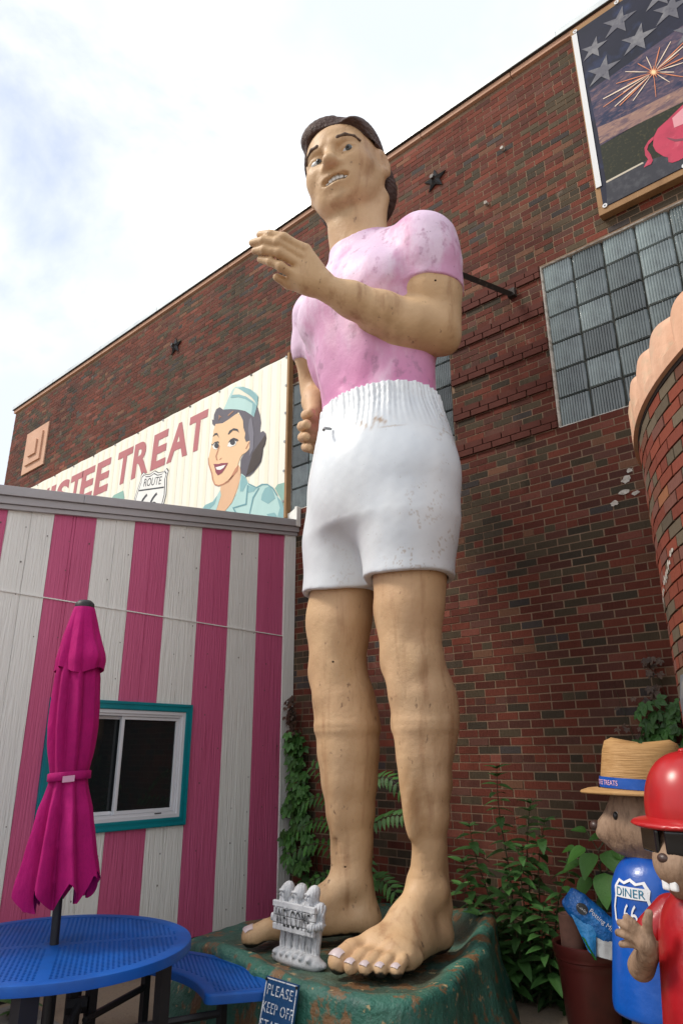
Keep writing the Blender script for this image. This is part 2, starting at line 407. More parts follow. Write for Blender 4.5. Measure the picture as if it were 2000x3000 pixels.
for i in range(ncr):
    zc = TTOP-.012-(i+.5)*CRS; head = i % 7 == 5; w = (BW/2 if head else BW)/TR
    a = A0-(w/2 if i % 2 else 0)
    while a < A1:
        am = a+w/2; c = PAL2[r.choice(len(PAL2), p=[.27, .2, .16, .12, .1, .07, .08])]*r.uniform(.8, 1.15)
        if am > A0: allb.append((am, zc, w*TR-.011, tuple(c)))
        a += w
vis = []
for k, (am, zc, L, c) in enumerate(allb):
    px, py, dep = to_px(on_arc(am, TR, zc))
    if 1850 < px < 2060 and 900 < py < 2300 and am > R_(176): vis.append((dep, k))
vis.sort(); single = {k for _, k in vis[:290]}
tb = {}; mb = MB(); h = CRS-.011
for k, (am, zc, L, c) in enumerate(allb):
    if k in single:
        key = round(L, 3)
        if key not in tb: tb[key] = mesh('brick', box_v(-.04, .004, -key/2, key/2, -h/2, h/2), BOXF, mats=brick_om)
        o = put('brick', tb[key], bay, loc=on_arc(am, TR+r.uniform(-.002, .003), zc), rot=(0, 0, am)); o.color = (*c, 1)
    else:
        M = Matrix.Translation(on_arc(am, TR, zc)) @ Matrix.Rotation(am, 4, 'Z')
        mb.add([tuple(M @ Vector(q)) for q in box_v(-.04, .004, -L/2, L/2, -h/2, h/2)], BOXF, c)
mb.build('bricks', brick_m, bay, kind='stuff')
# dark joint and coping: each scallop a stone
v = []; f = []
for i in range(n+1):
    a = A0+(A1-A0)*i/n; v += [on_arc(a, TR+.007, TTOP-.012), on_arc(a, TR+.007, TTOP+.012), on_arc(a, TR-.1, TTOP+.012), on_arc(a, TR-.1, TTOP-.012)]
for i in range(n):
    for q in range(4): f.append((4*i+q, 4*i+4+q, 4*i+4+(q+1) % 4, 4*i+(q+1) % 4))
put('lead_joint', mesh('lead_joint', v, f, mats=mat('dark_joint', (.03, .022, .018), .8)), bay)
cop_m = mat('peach_coping', (.62, .36, .235), 0.75, 0.3, layers=[((.50, .36, .24), 6, .52, .62, (1, 1, 1), .9), ((.42, .27, .19), 3, .5, .75, (1, 1, 1), .5), ((.68, .45, .32), 1.5, .5, .7, (1, 1, 1), .6)], bump=[(22, .006)])
SA = .29/TR; a = A0
while a < A1:
    v = []; f = []; m = 10
    for i in range(m+1):
        t = i/m; aa = a+SA*t; bulge = math.sin(t*math.pi)**.55
        base = TR+.014; top_r = TR+.012+.026*bulge; ztop = TTOP+.285+.035*bulge
        for rad, z in ((TR-.12, TTOP+.012), (base+.020, TTOP+.012), (base+.022, TTOP+.080), (base-.014+.036*bulge, TTOP+.090), (base-.016+.038*bulge, TTOP+.235), (base-.024+.034*bulge, ztop-.028), (base-.045, ztop), (TR-.12, ztop-.01)):
            v.append(on_arc(aa, rad, z))
    for i in range(m):
        for q in range(7): b = i*8+q; f.append((b, b+8, b+9, b+1))
    f.append(tuple(range(8))); f.append(tuple(m*8+q for q in range(7, -1, -1)))
    o = put('coping_stone', mesh('coping_stone', v, f, mats=cop_m), bay); autosmooth(o, 35)
    a += SA
# white paint smear and grey ledge low on the bay
rr = np.random.default_rng(5)
for k in range(26):
    m_ = MB()
    aa = R_(188)+k*R_(.9); zz = 2.44+.012*k+rr.uniform(-.02, .02)
    w_, h_ = rr.uniform(.005, .012), rr.uniform(.012, .03)
    m_.add([on_arc(aa+w_*math.cos(q)*rr.uniform(.6, 1.2), TR+.0085, zz+h_*math.sin(q)*rr.uniform(.5, 1.3)) for q in np.linspace(0, 2*math.pi, 9)[:-1]], [tuple(range(8))]); m_.build('paint_smear', caulk_m, bay)
v = []; f = []
for i in range(21):
    aa = R_(207)+R_(50)*i/20
    for rad, z in ((TR-.02, 2.14), (TR+.03, 2.12), (TR+.05, 2.0), (TR+.04, 1.0), (TR-.02, 1.0)): v.append(on_arc(aa, rad, z))
for i in range(20):
    for q in range(4): b = i*5+q; f.append((b, b+5, b+6, b+1))
f.append((0, 1, 2, 3, 4))
put('stone_ledge', mesh('stone_ledge', v, f, mats=mat('grey_stone', (.10, .105, .12), .8, layers=[((.2, .19, .17), 8, .5, .7)])), bay)
# ------------------------------------------------------------------ striped lean-to building
PX = -5.835
def roof_z(y): return 4.495+(y-5.8)*(4.5-3.917)/(5.827-2.212)
shop = thing('striped_building', 'low building with pink and white striped siding and a sliding window', 'building', (PX, 3.5, 0))
def siding(name, c, c2):
    return mat(name, c, 0.55, 0.35, layers=[(c2, 5, .45, .75, (1, 1, .12), .7), (tuple(x*.72 for x in c), 1.3, .55, .8, (1, 1, .5), .5)], bump=[(26, .010, (1, 2.4, .12)), (3, .004, (1, 6, .1))])
pink_m = siding('pink_siding', (.56, .105, .225), (.62, .13, .26)); white_m = siding('white_siding', (.80, .80, .76), (.73, .73, .69))
WN = (2.905, 4.372, 1.112, 2.203)      # outer trim of the window: y0,y1,z0,z1
SP = .4107; edges = [5.603-SP*k for k in range(14)]      # stripe edges, from the wall outwards; first stripe next to the corner strip is pink
r = np.random.default_rng(31)
def plank(y0, y1, m, zlo=.15):
    zs = roof_z((y0+y1)/2)-.12
    segs = [(zlo, 3.030, 0), (3.038, zs+.06, 0.006)]
    for za, zb, px in segs:
        parts = [(za, zb)]
        if y1 > WN[0]+.03 and y0 < WN[1]-.03 and za < WN[2]:
            parts = [(za, WN[2]+.05), (WN[3]-.05, zb)]
            if y0 < WN[0]+.03 or y1 > WN[1]-.03:
                pass
        for pa, pb in parts:
            g = .0035; d = .012
            x = PX-px+r.uniform(-.0008, .0008)
            v = [(x-d, y0, pa), (x, y0+g, pa), (x, y1-g, pa), (x-d, y1, pa), (x-d, y0, pb), (x, y0+g, pb), (x, y1-g, pb), (x-d, y1, pb)]
            put('plank', mesh('plank', v, [(0, 1, 5, 4), (1, 2, 6, 5), (2, 3, 7, 6), (0, 3, 2, 1), (4, 5, 6, 7)], mats=m), shop)
for k in range(13):
    y1, y0 = edges[k], edges[k+1]; ym = (y0+y1)/2; m = pink_m if k % 2 == 0 else white_m
    for a, b in ((ym, y1), (y0, ym)):
        cuts = sorted([a, b]+[w for w in WN[:2] if a+.02 < w < b-.02])
        for c, d in zip(cuts, cuts[1:]): plank(c, d, m)
# white strip next to the brick wall
m_ = MB(); m_.box(PX-.02, PX+.012, 5.605, 5.785, .15, roof_z(5.7)-.13); bevel(m_.build('corner_board', white_m, shop), .004)
nl = MB(); rr = np.random.default_rng(4)
for k in range(27):
    y = 5.60-.2053*k
    for z in np.arange(.3, 4.3, .30):
        if rr.random() < .5 and not (WN[0] < y < WN[1] and WN[2] < z < WN[3]) and z < roof_z(y)-.3:
            q, zz, s = y-.03-rr.uniform(0, .02), z+rr.uniform(-.03, .03), rr.uniform(.003, .006)
            nl.add([(PX+.0015, q-s, zz-s), (PX+.0015, q+s, zz-s), (PX+.0015, q+s, zz+s*1.6), (PX+.0015, q-s, zz+s*1.6)], [(0, 1, 2, 3)])
nl.build('nail_heads', mat('rusty_nail', (.10, .08, .07), .7), shop, kind='stuff')
# backing and foundation
mb = MB(); mb.add([(PX-.03, -.2, 0), (PX-.03, 5.78, 0), (PX-.03, 5.78, 1.15), (PX-.03, -.2, 1.15)], [(0, 1, 2, 3)])
mb.build('foundation', mat('black_foundation', (.02, .02, .018), .9), shop)
mb = MB(); mb.add([(PX-.031, -.2, 2.15), (PX-.031, 5.78, 2.15), (PX-.031, 5.78, roof_z(5.78)-.1), (PX-.031, -.2, roof_z(-.2)-.1)], [(0, 1, 2, 3)])
mb.build('backing', grout_m, shop)
# flashing strip, seams
m_ = MB(); m_.box(PX-.004, PX+.010, -.2, 5.60, 3.029, 3.039); m_.build('joint_flashing', white_m, shop)
# roof edge: fascia, gutter mouldings
grey_m = mat('grey_trim', (.42, .41, .42), 0.5, 0.4, layers=[((.34, .33, .335), 3, .45, .7, (1, .3, 1), .6)], bump=[(8, .003)])
def sloped(name, x0, x1, dz0, dz1, ya=-.2, yb=5.83, m=grey_m):
    v = [(x0, ya, roof_z(ya)+dz0), (x1, ya, roof_z(ya)+dz0), (x1, yb, roof_z(yb)+dz0), (x0, yb, roof_z(yb)+dz0), (x0, ya, roof_z(ya)+dz1), (x1, ya, roof_z(ya)+dz1), (x1, yb, roof_z(yb)+dz1), (x0, yb, roof_z(yb)+dz1)]
    o = put(name, mesh(name, v, BOXF, mats=m), shop); bevel(o, .004); return o
sloped('fascia_cap', PX-.06, PX+.075, -.085, 0, yb=2.95-.003); sloped('fascia_cap', PX-.06, PX+.075, -.085, 0, ya=2.95)
sloped('fascia_board', PX-.05, PX+.05, -.155, -.087, yb=5.81)
sloped('moulding', PX-.04, PX+.03, -.20, -.157, yb=5.795)
sloped('roof', -12.5, PX-.061, -.10, -.03, m=mat('roof_felt', (.12, .12, .12), .9))
# white membrane turned up against the brick wall
memb_m = mat('white_membrane', (.78, .77, .72), 0.6, 0.3, bump=[(7, .012)])
mb = MB(); v = []; 
for i in range(9):
    t = i/8; X = PX-.20+t*.24; 
    for j in range(4):
        zz = 4.44+j*.065+(.03*math.sin(t*5+j))*(1 if j == 3 else 0); v.append((X, 5.755-.012*math.sin(t*7+j*2), zz))
mb.add(v, [(i*4+j, i*4+j+4, i*4+j+5, i*4+j+1) for i in range(8) for j in range(3)])
mb.build('membrane', memb_m, shop, smooth=True)
MB().box(PX+.045, PX+.082, 5.72, 5.79, 4.40, 4.655).build('end_cap', memb_m, shop)
# sliding window
teal_m = mat('teal_trim', (.0, .22, .26), 0.4, 0.5, layers=[((.0, .17, .21), 3, .45, .7)], bump=[(30, .001)])
vinyl_m = mat('white_vinyl', (.66, .67, .70), 0.35, 0.5)
y0, y1, z0, z1 = WN
def ring(mbx, y0, y1, z0, z1, t, xa, xb):
    mbx.box(xa, xb, y0, y1, z1-t, z1); mbx.box(xa, xb, y0, y1, z0, z0+t); mbx.box(xa, xb, y0, y0+t, z0+t, z1-t); mbx.box(xa, xb, y1-t, y1, z0+t, z1-t)
m_ = MB(); ring(m_, y0, y1, z0, z1, .074, PX-.01, PX+.028); ring(m_, y0+.006, y1-.006, z0+.006, z1-.006, .018, PX+.0285, PX+.036); ring(m_, y0+.052, y1-.052, z0+.052, z1-.052, .016, PX+.0285, PX+.034)
win = m_.build('window', teal_m, shop, label='sliding window with white sashes in a teal painted frame')
m_ = MB(); ring(m_, y0+.075, y1-.075, z0+.075, z1-.075, .03, PX-.03, PX+.02); ring(m_, y0+.105, y1-.105, z0+.105, z1-.105, .022, PX-.05, PX+.008)
m_.build('window_frame', vinyl_m, win)
m_ = MB(); ring(m_, 3.615, y1-.128, z0+.128, z1-.128, .03, PX-.046, PX-.006); bevel(m_.build('sash', vinyl_m, win), .004)
m_ = MB(); ring(m_, y0+.128, 3.665, z0+.128, z1-.128, .03, PX-.085, PX-.050); bevel(m_.build('sash', vinyl_m, win), .004)
pane_m = mat('dark_pane', (.012, .015, .016), 0.03, 0.5)
for a, b, x in ((3.645, y1-.158, PX-.026), (y0+.158, 3.635, PX-.068)):
    m_ = MB(); m_.add([(x, a, z0+.158), (x, b, z0+.158), (x, b, z1-.158), (x, a, z1-.158)], [(0, 1, 2, 3)]); m_.build('pane', pane_m, win)
MB().box(PX-.02, PX+.012, 4.03, 4.10, z0+.112, z0+.122).build('latch', mat('latch_dark', (.05, .05, .05)), win)
# room behind the panes
m_ = MB(); m_.box(PX-2.4, PX-.1, 2.0, 5.0, .6, 2.9); m_.build('room_shell', mat('dark_room', (.03, .032, .03), .9), win)
# ------------------------------------------------------------------ smooth-blend sculpting: distance fields turned into meshes
def _v(p): return np.asarray(p, np.float32)
class Sculpt:
    def __init__(s): s.ops = []
    def _push(s, fn, c, rad, k, mode): s.ops.append((fn, _v(c), float(rad), float(k), mode)); return s
    def cap(s, a, b, ra, rb=None, k=.05, mode='+'):
        a, b = _v(a), _v(b); rb = ra if rb is None else rb; ab = b-a; L2 = float(ab@ab)+1e-9
        def fn(p):
            h = np.clip(((p-a)@ab)/L2, 0, 1); q = p-a-h[:, None]*ab
            return np.sqrt((q*q).sum(1))-(ra+(rb-ra)*h)
        return s._push(fn, (a+b)/2, math.sqrt(L2)/2+max(ra, rb), k, mode)
    def chain(s, pts, k=.05, mode='+'):
        for p, q in zip(pts, pts[1:]): s.cap(p[:3], q[:3], p[3], q[3], k, mode)
        return s
    def ell(s, c, r, k=.05, mode='+', rot=None):
        c, r = _v(c), _v(r); M = None if rot is None else np.array(rot, np.float32)
        def fn(p):
            q = p-c
            if M is not None: q = q@M
            k0 = np.sqrt(((q/r)**2).sum(1)); k1 = np.sqrt(((q/(r*r))**2).sum(1))+1e-6
            return k0*(k0-1)/k1
        return s._push(fn, c, float(r.max()), k, mode)
    def box(s, c, h, rd=.01, k=.02, mode='+', rot=None):
        c, h = _v(c), _v(h)-rd; M = None if rot is None else np.array(rot, np.float32)
        def fn(p):
            q = p-c
            if M is not None: q = q@M
            q = np.abs(q)-h
            return np.sqrt((np.maximum(q, 0)**2).sum(1))+np.minimum(q.max(1), 0)-rd
        return s._push(fn, c, float(np.linalg.norm(h))+rd, k, mode)
    def loft(s, sts, k=.05, mode='+', disp=None):
        """stations (z, cx, cy, a, b) of elliptical sections along z"""
        S = np.array(sts, np.float32); z = S[:, 0]; zz = np.linspace(z[0], z[-1], 200)
        def crv(col):
            y = S[:, col]; d = np.gradient(y, z); out = np.empty_like(zz)
            i = np.clip(np.searchsorted(z, zz, 'right')-1, 0, len(z)-2); h = z[i+1]-z[i]; t = (zz-z[i])/h
            return (2*t**3-3*t**2+1)*y[i]+(t**3-2*t**2+t)*h*d[i]+(-2*t**3+3*t**2)*y[i+1]+(t**3-t**2)*h*d[i+1]
        C = [crv(i) for i in range(1, 5)]
        def fn(p):
            u = np.clip(p[:, 2], z[0], z[-1]); cx, cy, a, b = [np.interp(u, zz, c) for c in C]
            x = (p[:, 0]-cx); y = (p[:, 1]-cy)
            k0 = np.sqrt((x/a)**2+(y/b)**2); k1 = np.sqrt((x/(a*a))**2+(y/(b*b))**2)+1e-5
            d = k0*(k0-1)/k1
            d = np.maximum(d, -np.minimum(a, b))
            if disp is not None: d = d-disp(p, np.arctan2(y/b, x/a))
            oz = np.maximum(np.maximum(z[0]-p[:, 2], p[:, 2]-z[-1]), 0)
            return np.where(oz > 0, np.sqrt(np.maximum(d, 0)**2+oz**2), np.maximum(d, np.maximum(z[0]-p[:, 2], p[:, 2]-z[-1])))
        c = (float(S[:, 1].mean()), float(S[:, 2].mean()), float((z[0]+z[-1])/2))
        return s._push(fn, c, float(math.hypot(max(S[:, 3].max(), S[:, 4].max())+.3, (z[-1]-z[0])/2)), k, mode)
    def fld(s, fn, k=.02, mode='+'):                 # any field, everywhere
        return s._push(fn, (0, 0, 0), 1e6, k, mode)
    def eval(s, P, blocks=None, bc=None, brad=0):
        d = np.full(len(P), 1e3, np.float32)
        per = 0 if blocks is None else len(P)//len(bc)
        for fn, c, rad, k, mode in s.ops:
            if rad < 1e5:
                cc = P if blocks is None else bc
                near = ((cc-c)**2).sum(1) < (rad+k+brad+.06)**2
                if not near.any(): continue
                idx = np.nonzero(near)[0] if blocks is None else (np.nonzero(near)[0][:, None]*per+np.arange(per)[None]).ravel()
            else: idx = slice(None)
            e = fn(P[idx]).astype(np.float32); o = d[idx]
            if mode == '+':
                h = np.maximum(k-np.abs(o-e), 0)/max(k, 1e-6); d[idx] = np.minimum(o, e)-h*h*k*.25
            elif mode == '-':
                e = -e; h = np.maximum(k-np.abs(o-e), 0)/max(k, 1e-6); d[idx] = np.maximum(o, e)+h*h*k*.25
            elif mode == '&':
                h = np.maximum(k-np.abs(o-e), 0)/max(k, 1e-6); d[idx] = np.maximum(o, e)+h*h*k*.25
            elif mode == 'd': d[idx] = o+e           # displacement
        return d
    def polygonise(s, h=.012, lo=None, hi=None):
        fin = [o for o in s.ops if o[2] < 1e5 and o[4] == '+']
        if lo is None: lo = np.min([o[1]-o[2] for o in fin], 0)-.05
        if hi is None: hi = np.max([o[1]+o[2] for o in fin], 0)+.05
        lo, hi = np.asarray(lo, np.float32), np.asarray(hi, np.float32)
        B = 8; bs = B*h; nb = np.ceil((hi-lo)/bs).astype(int)
        g = np.stack(np.meshgrid(*[np.arange(n) for n in nb], indexing='ij'), -1).reshape(-1, 3)
        ctr = (lo+(g+.5)*bs).astype(np.float32)
        d = s.eval(ctr, brad=bs)
        g = g[np.abs(d) < bs*.87*1.45+.02]; ctr = (lo+(g+.5)*bs).astype(np.float32)
        a = np.arange(B+1); loc = np.stack(np.meshgrid(a, a, a, indexing='ij'), -1).reshape(-1, 3)
        vals = np.empty((len(g), (B+1)**3), np.float32)
        CH = 1500
        for i in range(0, len(g), CH):
            gg = g[i:i+CH]; P = (lo+((gg[:, None]*B+loc[None])*h)).astype(np.float32).reshape(-1, 3)
            vals[i:i+CH] = s.eval(P, True, ctr[i:i+CH], bs*.87).reshape(len(gg), -1)
        V = vals.reshape(-1, B+1, B+1, B+1); I = V < 0
        c8 = [V[:, x:x+B, y:y+B, z:z+B] for x in (0, 1) for y in (0, 1) for z in (0, 1)]
        i8 = sum(c.astype(np.int8) for c in [I[:, x:x+B, y:y+B, z:z+B] for x in (0, 1) for y in (0, 1) for z in (0, 1)])
        mix = (i8 > 0) & (i8 < 8)
        bi, ci, cj, ck = np.nonzero(mix)
        cv = [c[bi, ci, cj, ck] for c in c8]; off = [(x, y, z) for x in (0, 1) for y in (0, 1) for z in (0, 1)]
        acc = np.zeros((len(bi), 3)); cnt = np.zeros(len(bi))
        for p in range(8):
            for q in range(p+1, 8):
                if sum(abs(off[p][t]-off[q][t]) for t in range(3)) != 1: continue
                m = (cv[p] < 0) != (cv[q] < 0); t = np.where(m, cv[p]/(cv[p]-cv[q]+1e-12), 0)
                pos = np.array(off[p])[None]+t[:, None]*(np.array(off[q])-np.array(off[p]))[None]
                acc += pos*m[:, None]; cnt += m
        cell = g[bi]*B+np.stack([ci, cj, ck], 1); vert = lo+(cell+acc/cnt[:, None])*h
        N = nb*B+2; key = lambda c: ((c[:, 0]+1)*(N[1]+2)+(c[:, 1]+1))*(N[2]+2)+(c[:, 2]+1)
        ids = key(cell.astype(np.int64)); order = np.argsort(ids); sid = ids[order]
        def look(c):
            k_ = key(c); j = np.clip(np.searchsorted(sid, k_), 0, len(sid)-1); return np.where(sid[j] == k_, order[j], -1)
        faces = []
        for ax in range(3):
            sl0 = [slice(0, B)]*3; sl1 = [slice(0, B)]*3; sl1[ax] = slice(1, B+1)
            A0_, A1_ = I[:, sl0[0], sl0[1], sl0[2]], I[:, sl1[0], sl1[1], sl1[2]]
            b_, x, y, z = np.nonzero(A0_ != A1_)
            base = (g[b_]*B+np.stack([x, y, z], 1)).astype(np.int64); ins = A0_[b_, x, y, z]
            u, w = (ax+1) % 3, (ax+2) % 3; du = np.zeros(3, np.int64); du[u] = 1; dw = np.zeros(3, np.int64); dw[w] = 1
            q = np.stack([look(base-du-dw), look(base-dw), look(base), look(base-du)], 1)
            q[~ins] = q[~ins][:, ::-1]
            faces.append(q[(q >= 0).all(1)])
        return vert, np.concatenate(faces)
def fast_mesh(name, V, Fq, mats=None, cols=None, smooth=True, mask=None):
    me = bpy.data.meshes.new(name); V = np.asarray(V, np.float32); Fq = np.asarray(Fq, np.int32)
    me.vertices.add(len(V)); me.vertices.foreach_set('co', V.ravel())
    n = Fq.shape[1]; me.loops.add(Fq.size); me.loops.foreach_set('vertex_index', Fq.ravel())
    me.polygons.add(len(Fq)); me.polygons.foreach_set('loop_start', np.arange(0, Fq.size, n, dtype=np.int32))
    me.update(calc_edges=True); me.validate()
    if smooth: me.polygons.foreach_set('use_smooth', np.ones(len(me.polygons), bool))
    if cols is not None:
        ca = me.color_attributes.new('Col', 'FLOAT_COLOR', 'POINT'); arr = np.ones((len(V), 4), np.float32); arr[:, :3] = cols; ca.data.foreach_set('color', arr.ravel())
    if mask is not None:
        at = me.attributes.new('Mask', 'FLOAT', 'POINT'); at.data.foreach_set('value', np.asarray(mask, np.float32))
    for m in (mats if isinstance(mats, (list, tuple)) else [mats] if mats else []): me.materials.append(m)
    return me
def relax(V, Fq, it=2, lam=.5):
    """light Laplacian smoothing"""
    n = len(V); E = np.concatenate([Fq[:, [0, 1]], Fq[:, [1, 2]], Fq[:, [2, 3]], Fq[:, [3, 0]]]); E = np.concatenate([E, E[:, ::-1]])
    deg = np.bincount(E[:, 0], minlength=n)[:, None]
    for _ in range(it):
        S = np.stack([np.bincount(E[:, 0], V[E[:, 1], k], n) for k in range(3)], 1)
        V = V+lam*(S/np.maximum(deg, 1)-V)
    return V
# ------------------------------------------------------------------ the giant fibreglass statue
TH = R_(5); SO = np.array([-3.4375, 4.3125, 0.5]); S_L = np.array([math.cos(TH), -math.sin(TH), 0]); S_F = np.array([-math.sin(TH), -math.cos(TH), 0])
def s_world(V): V = np.asarray(V); return SO+V[:, :1]*S_L+V[:, 1:2]*S_F+V[:, 2:]*np.array([0, 0, 1.])
statue = thing('giant_statue', 'giant fibreglass man statue in pink shirt and white shorts with raised hand', 'statue', tuple(SO))
nz1, nz2 = smooth_noise(1), smooth_noise(2)

def _leg(rows, dx, dr): return [(x+dx, f, u, r_+(dr if u < 3 else 0)) for x, f, u, r_ in rows]
LLEG = _leg([(.40, .00, 3.3, .36), (.385, .01, 2.5, .285), (.380, .02, 2.3, .270), (.380, .02, 2.12, .236), (.392, .02, 1.98, .218), (.402, .0, 1.86, .218), (.415, -.01, 1.65, .228), (.42, -.02, 1.45, .215), (.435, -.03, 1.24, .192), (.44, -.045, 1.05, .170), (.43, -.05, .83, .142), (.412, -.055, .62, .118), (.395, -.05, .50, .118), (.392, -.04, .38, .128)], .012, -.016)
RLEG = _leg([(-.30, .0, 3.3, .36), (-.365, .01, 2.5, .270), (-.375, .02, 2.3, .262), (-.395, .02, 2.12, .240), (-.415, .02, 1.98, .222), (-.41, .0, 1.86, .226), (-.385, -.01, 1.67, .248), (-.362, -.03, 1.48, .258), (-.355, -.04, 1.26, .248), (-.350, -.045, 1.05, .224), (-.345, -.05, .82, .190), (-.342, -.055, .62, .162), (-.345, -.05, .50, .154), (-.338, -.04, .38, .150)], .006, -.012)
def foot(S, origin, ang, mirror, sc=1.0):
    ca, sa = math.cos(ang), math.sin(ang)
    def T(x, y, z): x = x*mirror*sc; y = y*sc; return (origin[0]+x*ca+y*sa, origin[1]-x*sa+y*ca, z)
    def C(a, b, ra, rb, k=.06): S.cap(T(*a), T(*b), ra, rb, k)
    C((0, -.15, .09), (0, -.08, .30), .098, .110, .07)            # heel
    C((0, -.02, .36), (-.015, .16, .215), .115, .105, .08)       # instep
    C((-.015, .16, .205), (-.06, .42, .088), .105, .075, .08)
    C((.03, .10, .17), (.08, .40, .09), .105, .075, .08)
    C((.03, -.10, .09), (.12, .36, .070), .085, .075, .08)       # outer edge
    C((-.03, -.12, .09), (-.085, .38, .085), .080, .090, .08)    # inner edge
    C((-.10, .40, .070), (.15, .36, .060), .075, .062, .07)      # ball
    toes = [(-.120, .43, -.130, .665, .072, .070, .068), (-.020, .45, -.016, .675, .066, .044, .044), (.055, .44, .064, .635, .062, .040, .041), (.122, .41, .133, .580, .058, .038, .040), (.182, .355, .198, .512, .052, .036, .040)]
    nails = []
    for x0, y0, x1, y1, z, r0, r1 in toes:
        m = ((x0+x1)/2, (y0+y1)/2+.01, z+.018)
        C((x0, y0-.05, z+.01), m, r0*1.15, r0*.95, .022); C(m, (x1, y1, z-.022), r0*.93, r1, .010)
        nails.append((T(x1, y1, z-.022), r1))
    return nails
body = Sculpt()
for leg in (LLEG, RLEG): body.chain(leg, .06)
for sx, L in ((1, LLEG), (-1, RLEG)):
    kx, kf = L[4][0], L[4][1]
    body.ell((kx-.02*sx, kf+.160, 2.0), (.12, .08, .14), .08)                # knee cap
    body.ell((kx-.07*sx, kf+.13, 1.86), (.10, .07, .10), .10); body.ell((kx+.09*sx, kf+.12, 1.86), (.09, .06, .10), .10)
    body.ell((kx-.01*sx, kf+.15, 1.72), (.06, .06, .12), .10)
    body.ell((kx-.07*sx, kf+.12, 2.22), (.12, .10, .16), .10); body.ell((kx+.06*sx, kf+.14, 2.28), (.11, .10, .2), .10)
    body.ell((L[7][0]+.04*sx, -.14, 1.52), (.165, .16, .30), .12)              # calf
    body.ell((L[8][0]-.03*sx, .12, 1.2), (.06, .06, .5), .12)                 # shin
    body.ell((L[12][0]+.095*sx, -.07, .38), (.045, .05, .06), .06); body.ell((L[12][0]-.09*sx, -.03, .42), (.045, .05, .06), .06)   # ankle bones
    body.cap((L[11][0], -.13, .75), (L[11][0], -.19, .25), .05, .055, .08)     # achilles
nailsL = foot(body, (.392, -.005), 0.02, 1)
nailsR = foot(body, (-.338, 0), -R_(31), -1, 1.07)
# rings where the sections of the casting join
for L, u, i in ((LLEG, 1.43, 7), (RLEG, 1.43, 7)):
    body.ell((L[i][0], L[i][1]-.01, u), (L[i][3]+.004, L[i][3]+.004, .05), .06)
TORSO = [(3.2, .09, .0, .60, .48), (3.6, .11, .0, .60, .46), (3.95, .105, .0, .555, .42), (4.25, .09, .0, .555, .41), (4.6, .06, .0, .595, .43), (5.0, .03, .0, .66, .46), (5.30, .01, .0, .70, .47), (5.52, .0, -.02, .62, .42), (5.72, .0, -.02, .42, .33), (5.90, .0, .0, .28, .26)]
def torso(S, g=0.0):
    S.loft([(a, b, c, d+g, e+g) for a, b, c, d, e in TORSO], .10)
    for sx in (1, -1):
        S.ell((.28*sx+.02, .29, 5.15), (.34+g, .175+g, .25+g), .16)             # chest
        S.ell((.60*sx, -.10, 4.98), (.19+g, .27+g, .42+g), .16)                # lats
        S.cap((.12*sx, .02, 5.77), (.55*sx, -.02, 5.53), .14+g, .20+g, .12)    # trapezius to shoulder
        S.ell((.17*sx+.06, .36, 4.60), (.15+g, .07+g, .36+g), .10)             # belly
    S.cap((.0, .06, 5.70), (-.02, .12, 6.0), .275+g, .262+g, .10)
    S.cap((.28, .02, 5.60), (.60, .0, 5.56), .19+g, .20+g, .14)
    S.cap((.07, .475+g, 4.3), (.03, .54+g, 4.95), .02, .02, .08, '-')              # midline
    S.ell((.075, .47+g, 4.20), (.035, .06, .05), .03, '-')                       # navel
LARM_U = [(.69, -.02, 5.50, .270), (.70, -.03, 5.25, .265), (.705, -.06, 5.00, .245), (.70, -.09, 4.80, .220)]
RARM_U = [(-.71, -.02, 5.48, .265), (-.82, -.10, 5.18, .240), (-.94, -.20, 4.96, .185)]
def upper_arms(S, g=0.0):
    for A in (LARM_U, RARM_U):
        S.chain([(a, b, c, d+g) for a, b, c, d in A], .10)
    S.ell((.725, -.0, 5.40), (.25+g, .265+g, .34+g), .1)
torso(body, -.014); upper_arms(body)
body.chain([(.70, -.10, 4.78, .210), (.70, -.06, 4.66, .200), (.62, .12, 4.66, .195), (.51, .36, 4.71, .175), (.39, .60, 4.79, .138), (.285, .79, 4.86, .110)], .07)
body.ell((.725, -.20, 4.60), (.10, .12, .11), .10)                          # elbow point
body.cap((.74, -.14, 4.62), (.58, .22, 4.58), .11, .12, .12)
body.chain([(-.94, -.20, 4.96, .17), (-.97, -.22, 4.80, .15), (-.86, -.12, 4.60, .135), (-.72, .02, 4.36, .095)], .07)
# raised left hand
HW = np.array([.28, .80, 4.86])
FING = dict(index=[(.254, .996, 5.145), (.181, 1.167, 5.215), (.09, 1.226, 5.268), (-.02, 1.259, 5.318)], middle=[(.25, .969, 5.073), (.139, 1.197, 5.176), (.037, 1.263, 5.218), (-.077, 1.293, 5.251)],
            ring=[(.226, .963, 5.005), (.134, 1.17, 5.095), (.031, 1.242, 5.146), (-.074, 1.264, 5.184)], little=[(.151, 1.017, 4.946), (.117, 1.138, 4.985), (.042, 1.189, 5.050), (-.059, 1.222, 5.115)])
for nm, J in FING.items():
    J = [np.array(j) for j in J]; r0 = .042 if nm != 'little' else .038
    body.cap(HW+(J[0]-HW)*.25, HW+(J[0]-HW)*.85, .085, r0+.018, .05)
    body.chain([(*(HW+(J[0]-HW)*.85), r0+.012), (*J[0], r0+.012), (*((J[0]+J[1])/2), r0-.002), (*J[1], r0+.003), (*((J[1]+J[2])/2), r0-.005), (*J[2], r0-.001), (*J[3], r0-.010)], .008)
body.ell((.19, .93, 4.92), (.09, .09, .11), .08)
body.cap((.18, .86, 4.90), (.05, 1.0, 4.93), .075, .045, .05); body.cap((.05, 1.0, 4.93), (.03, 1.11, 4.945), .045, .032, .02)     # thumb behind the palm
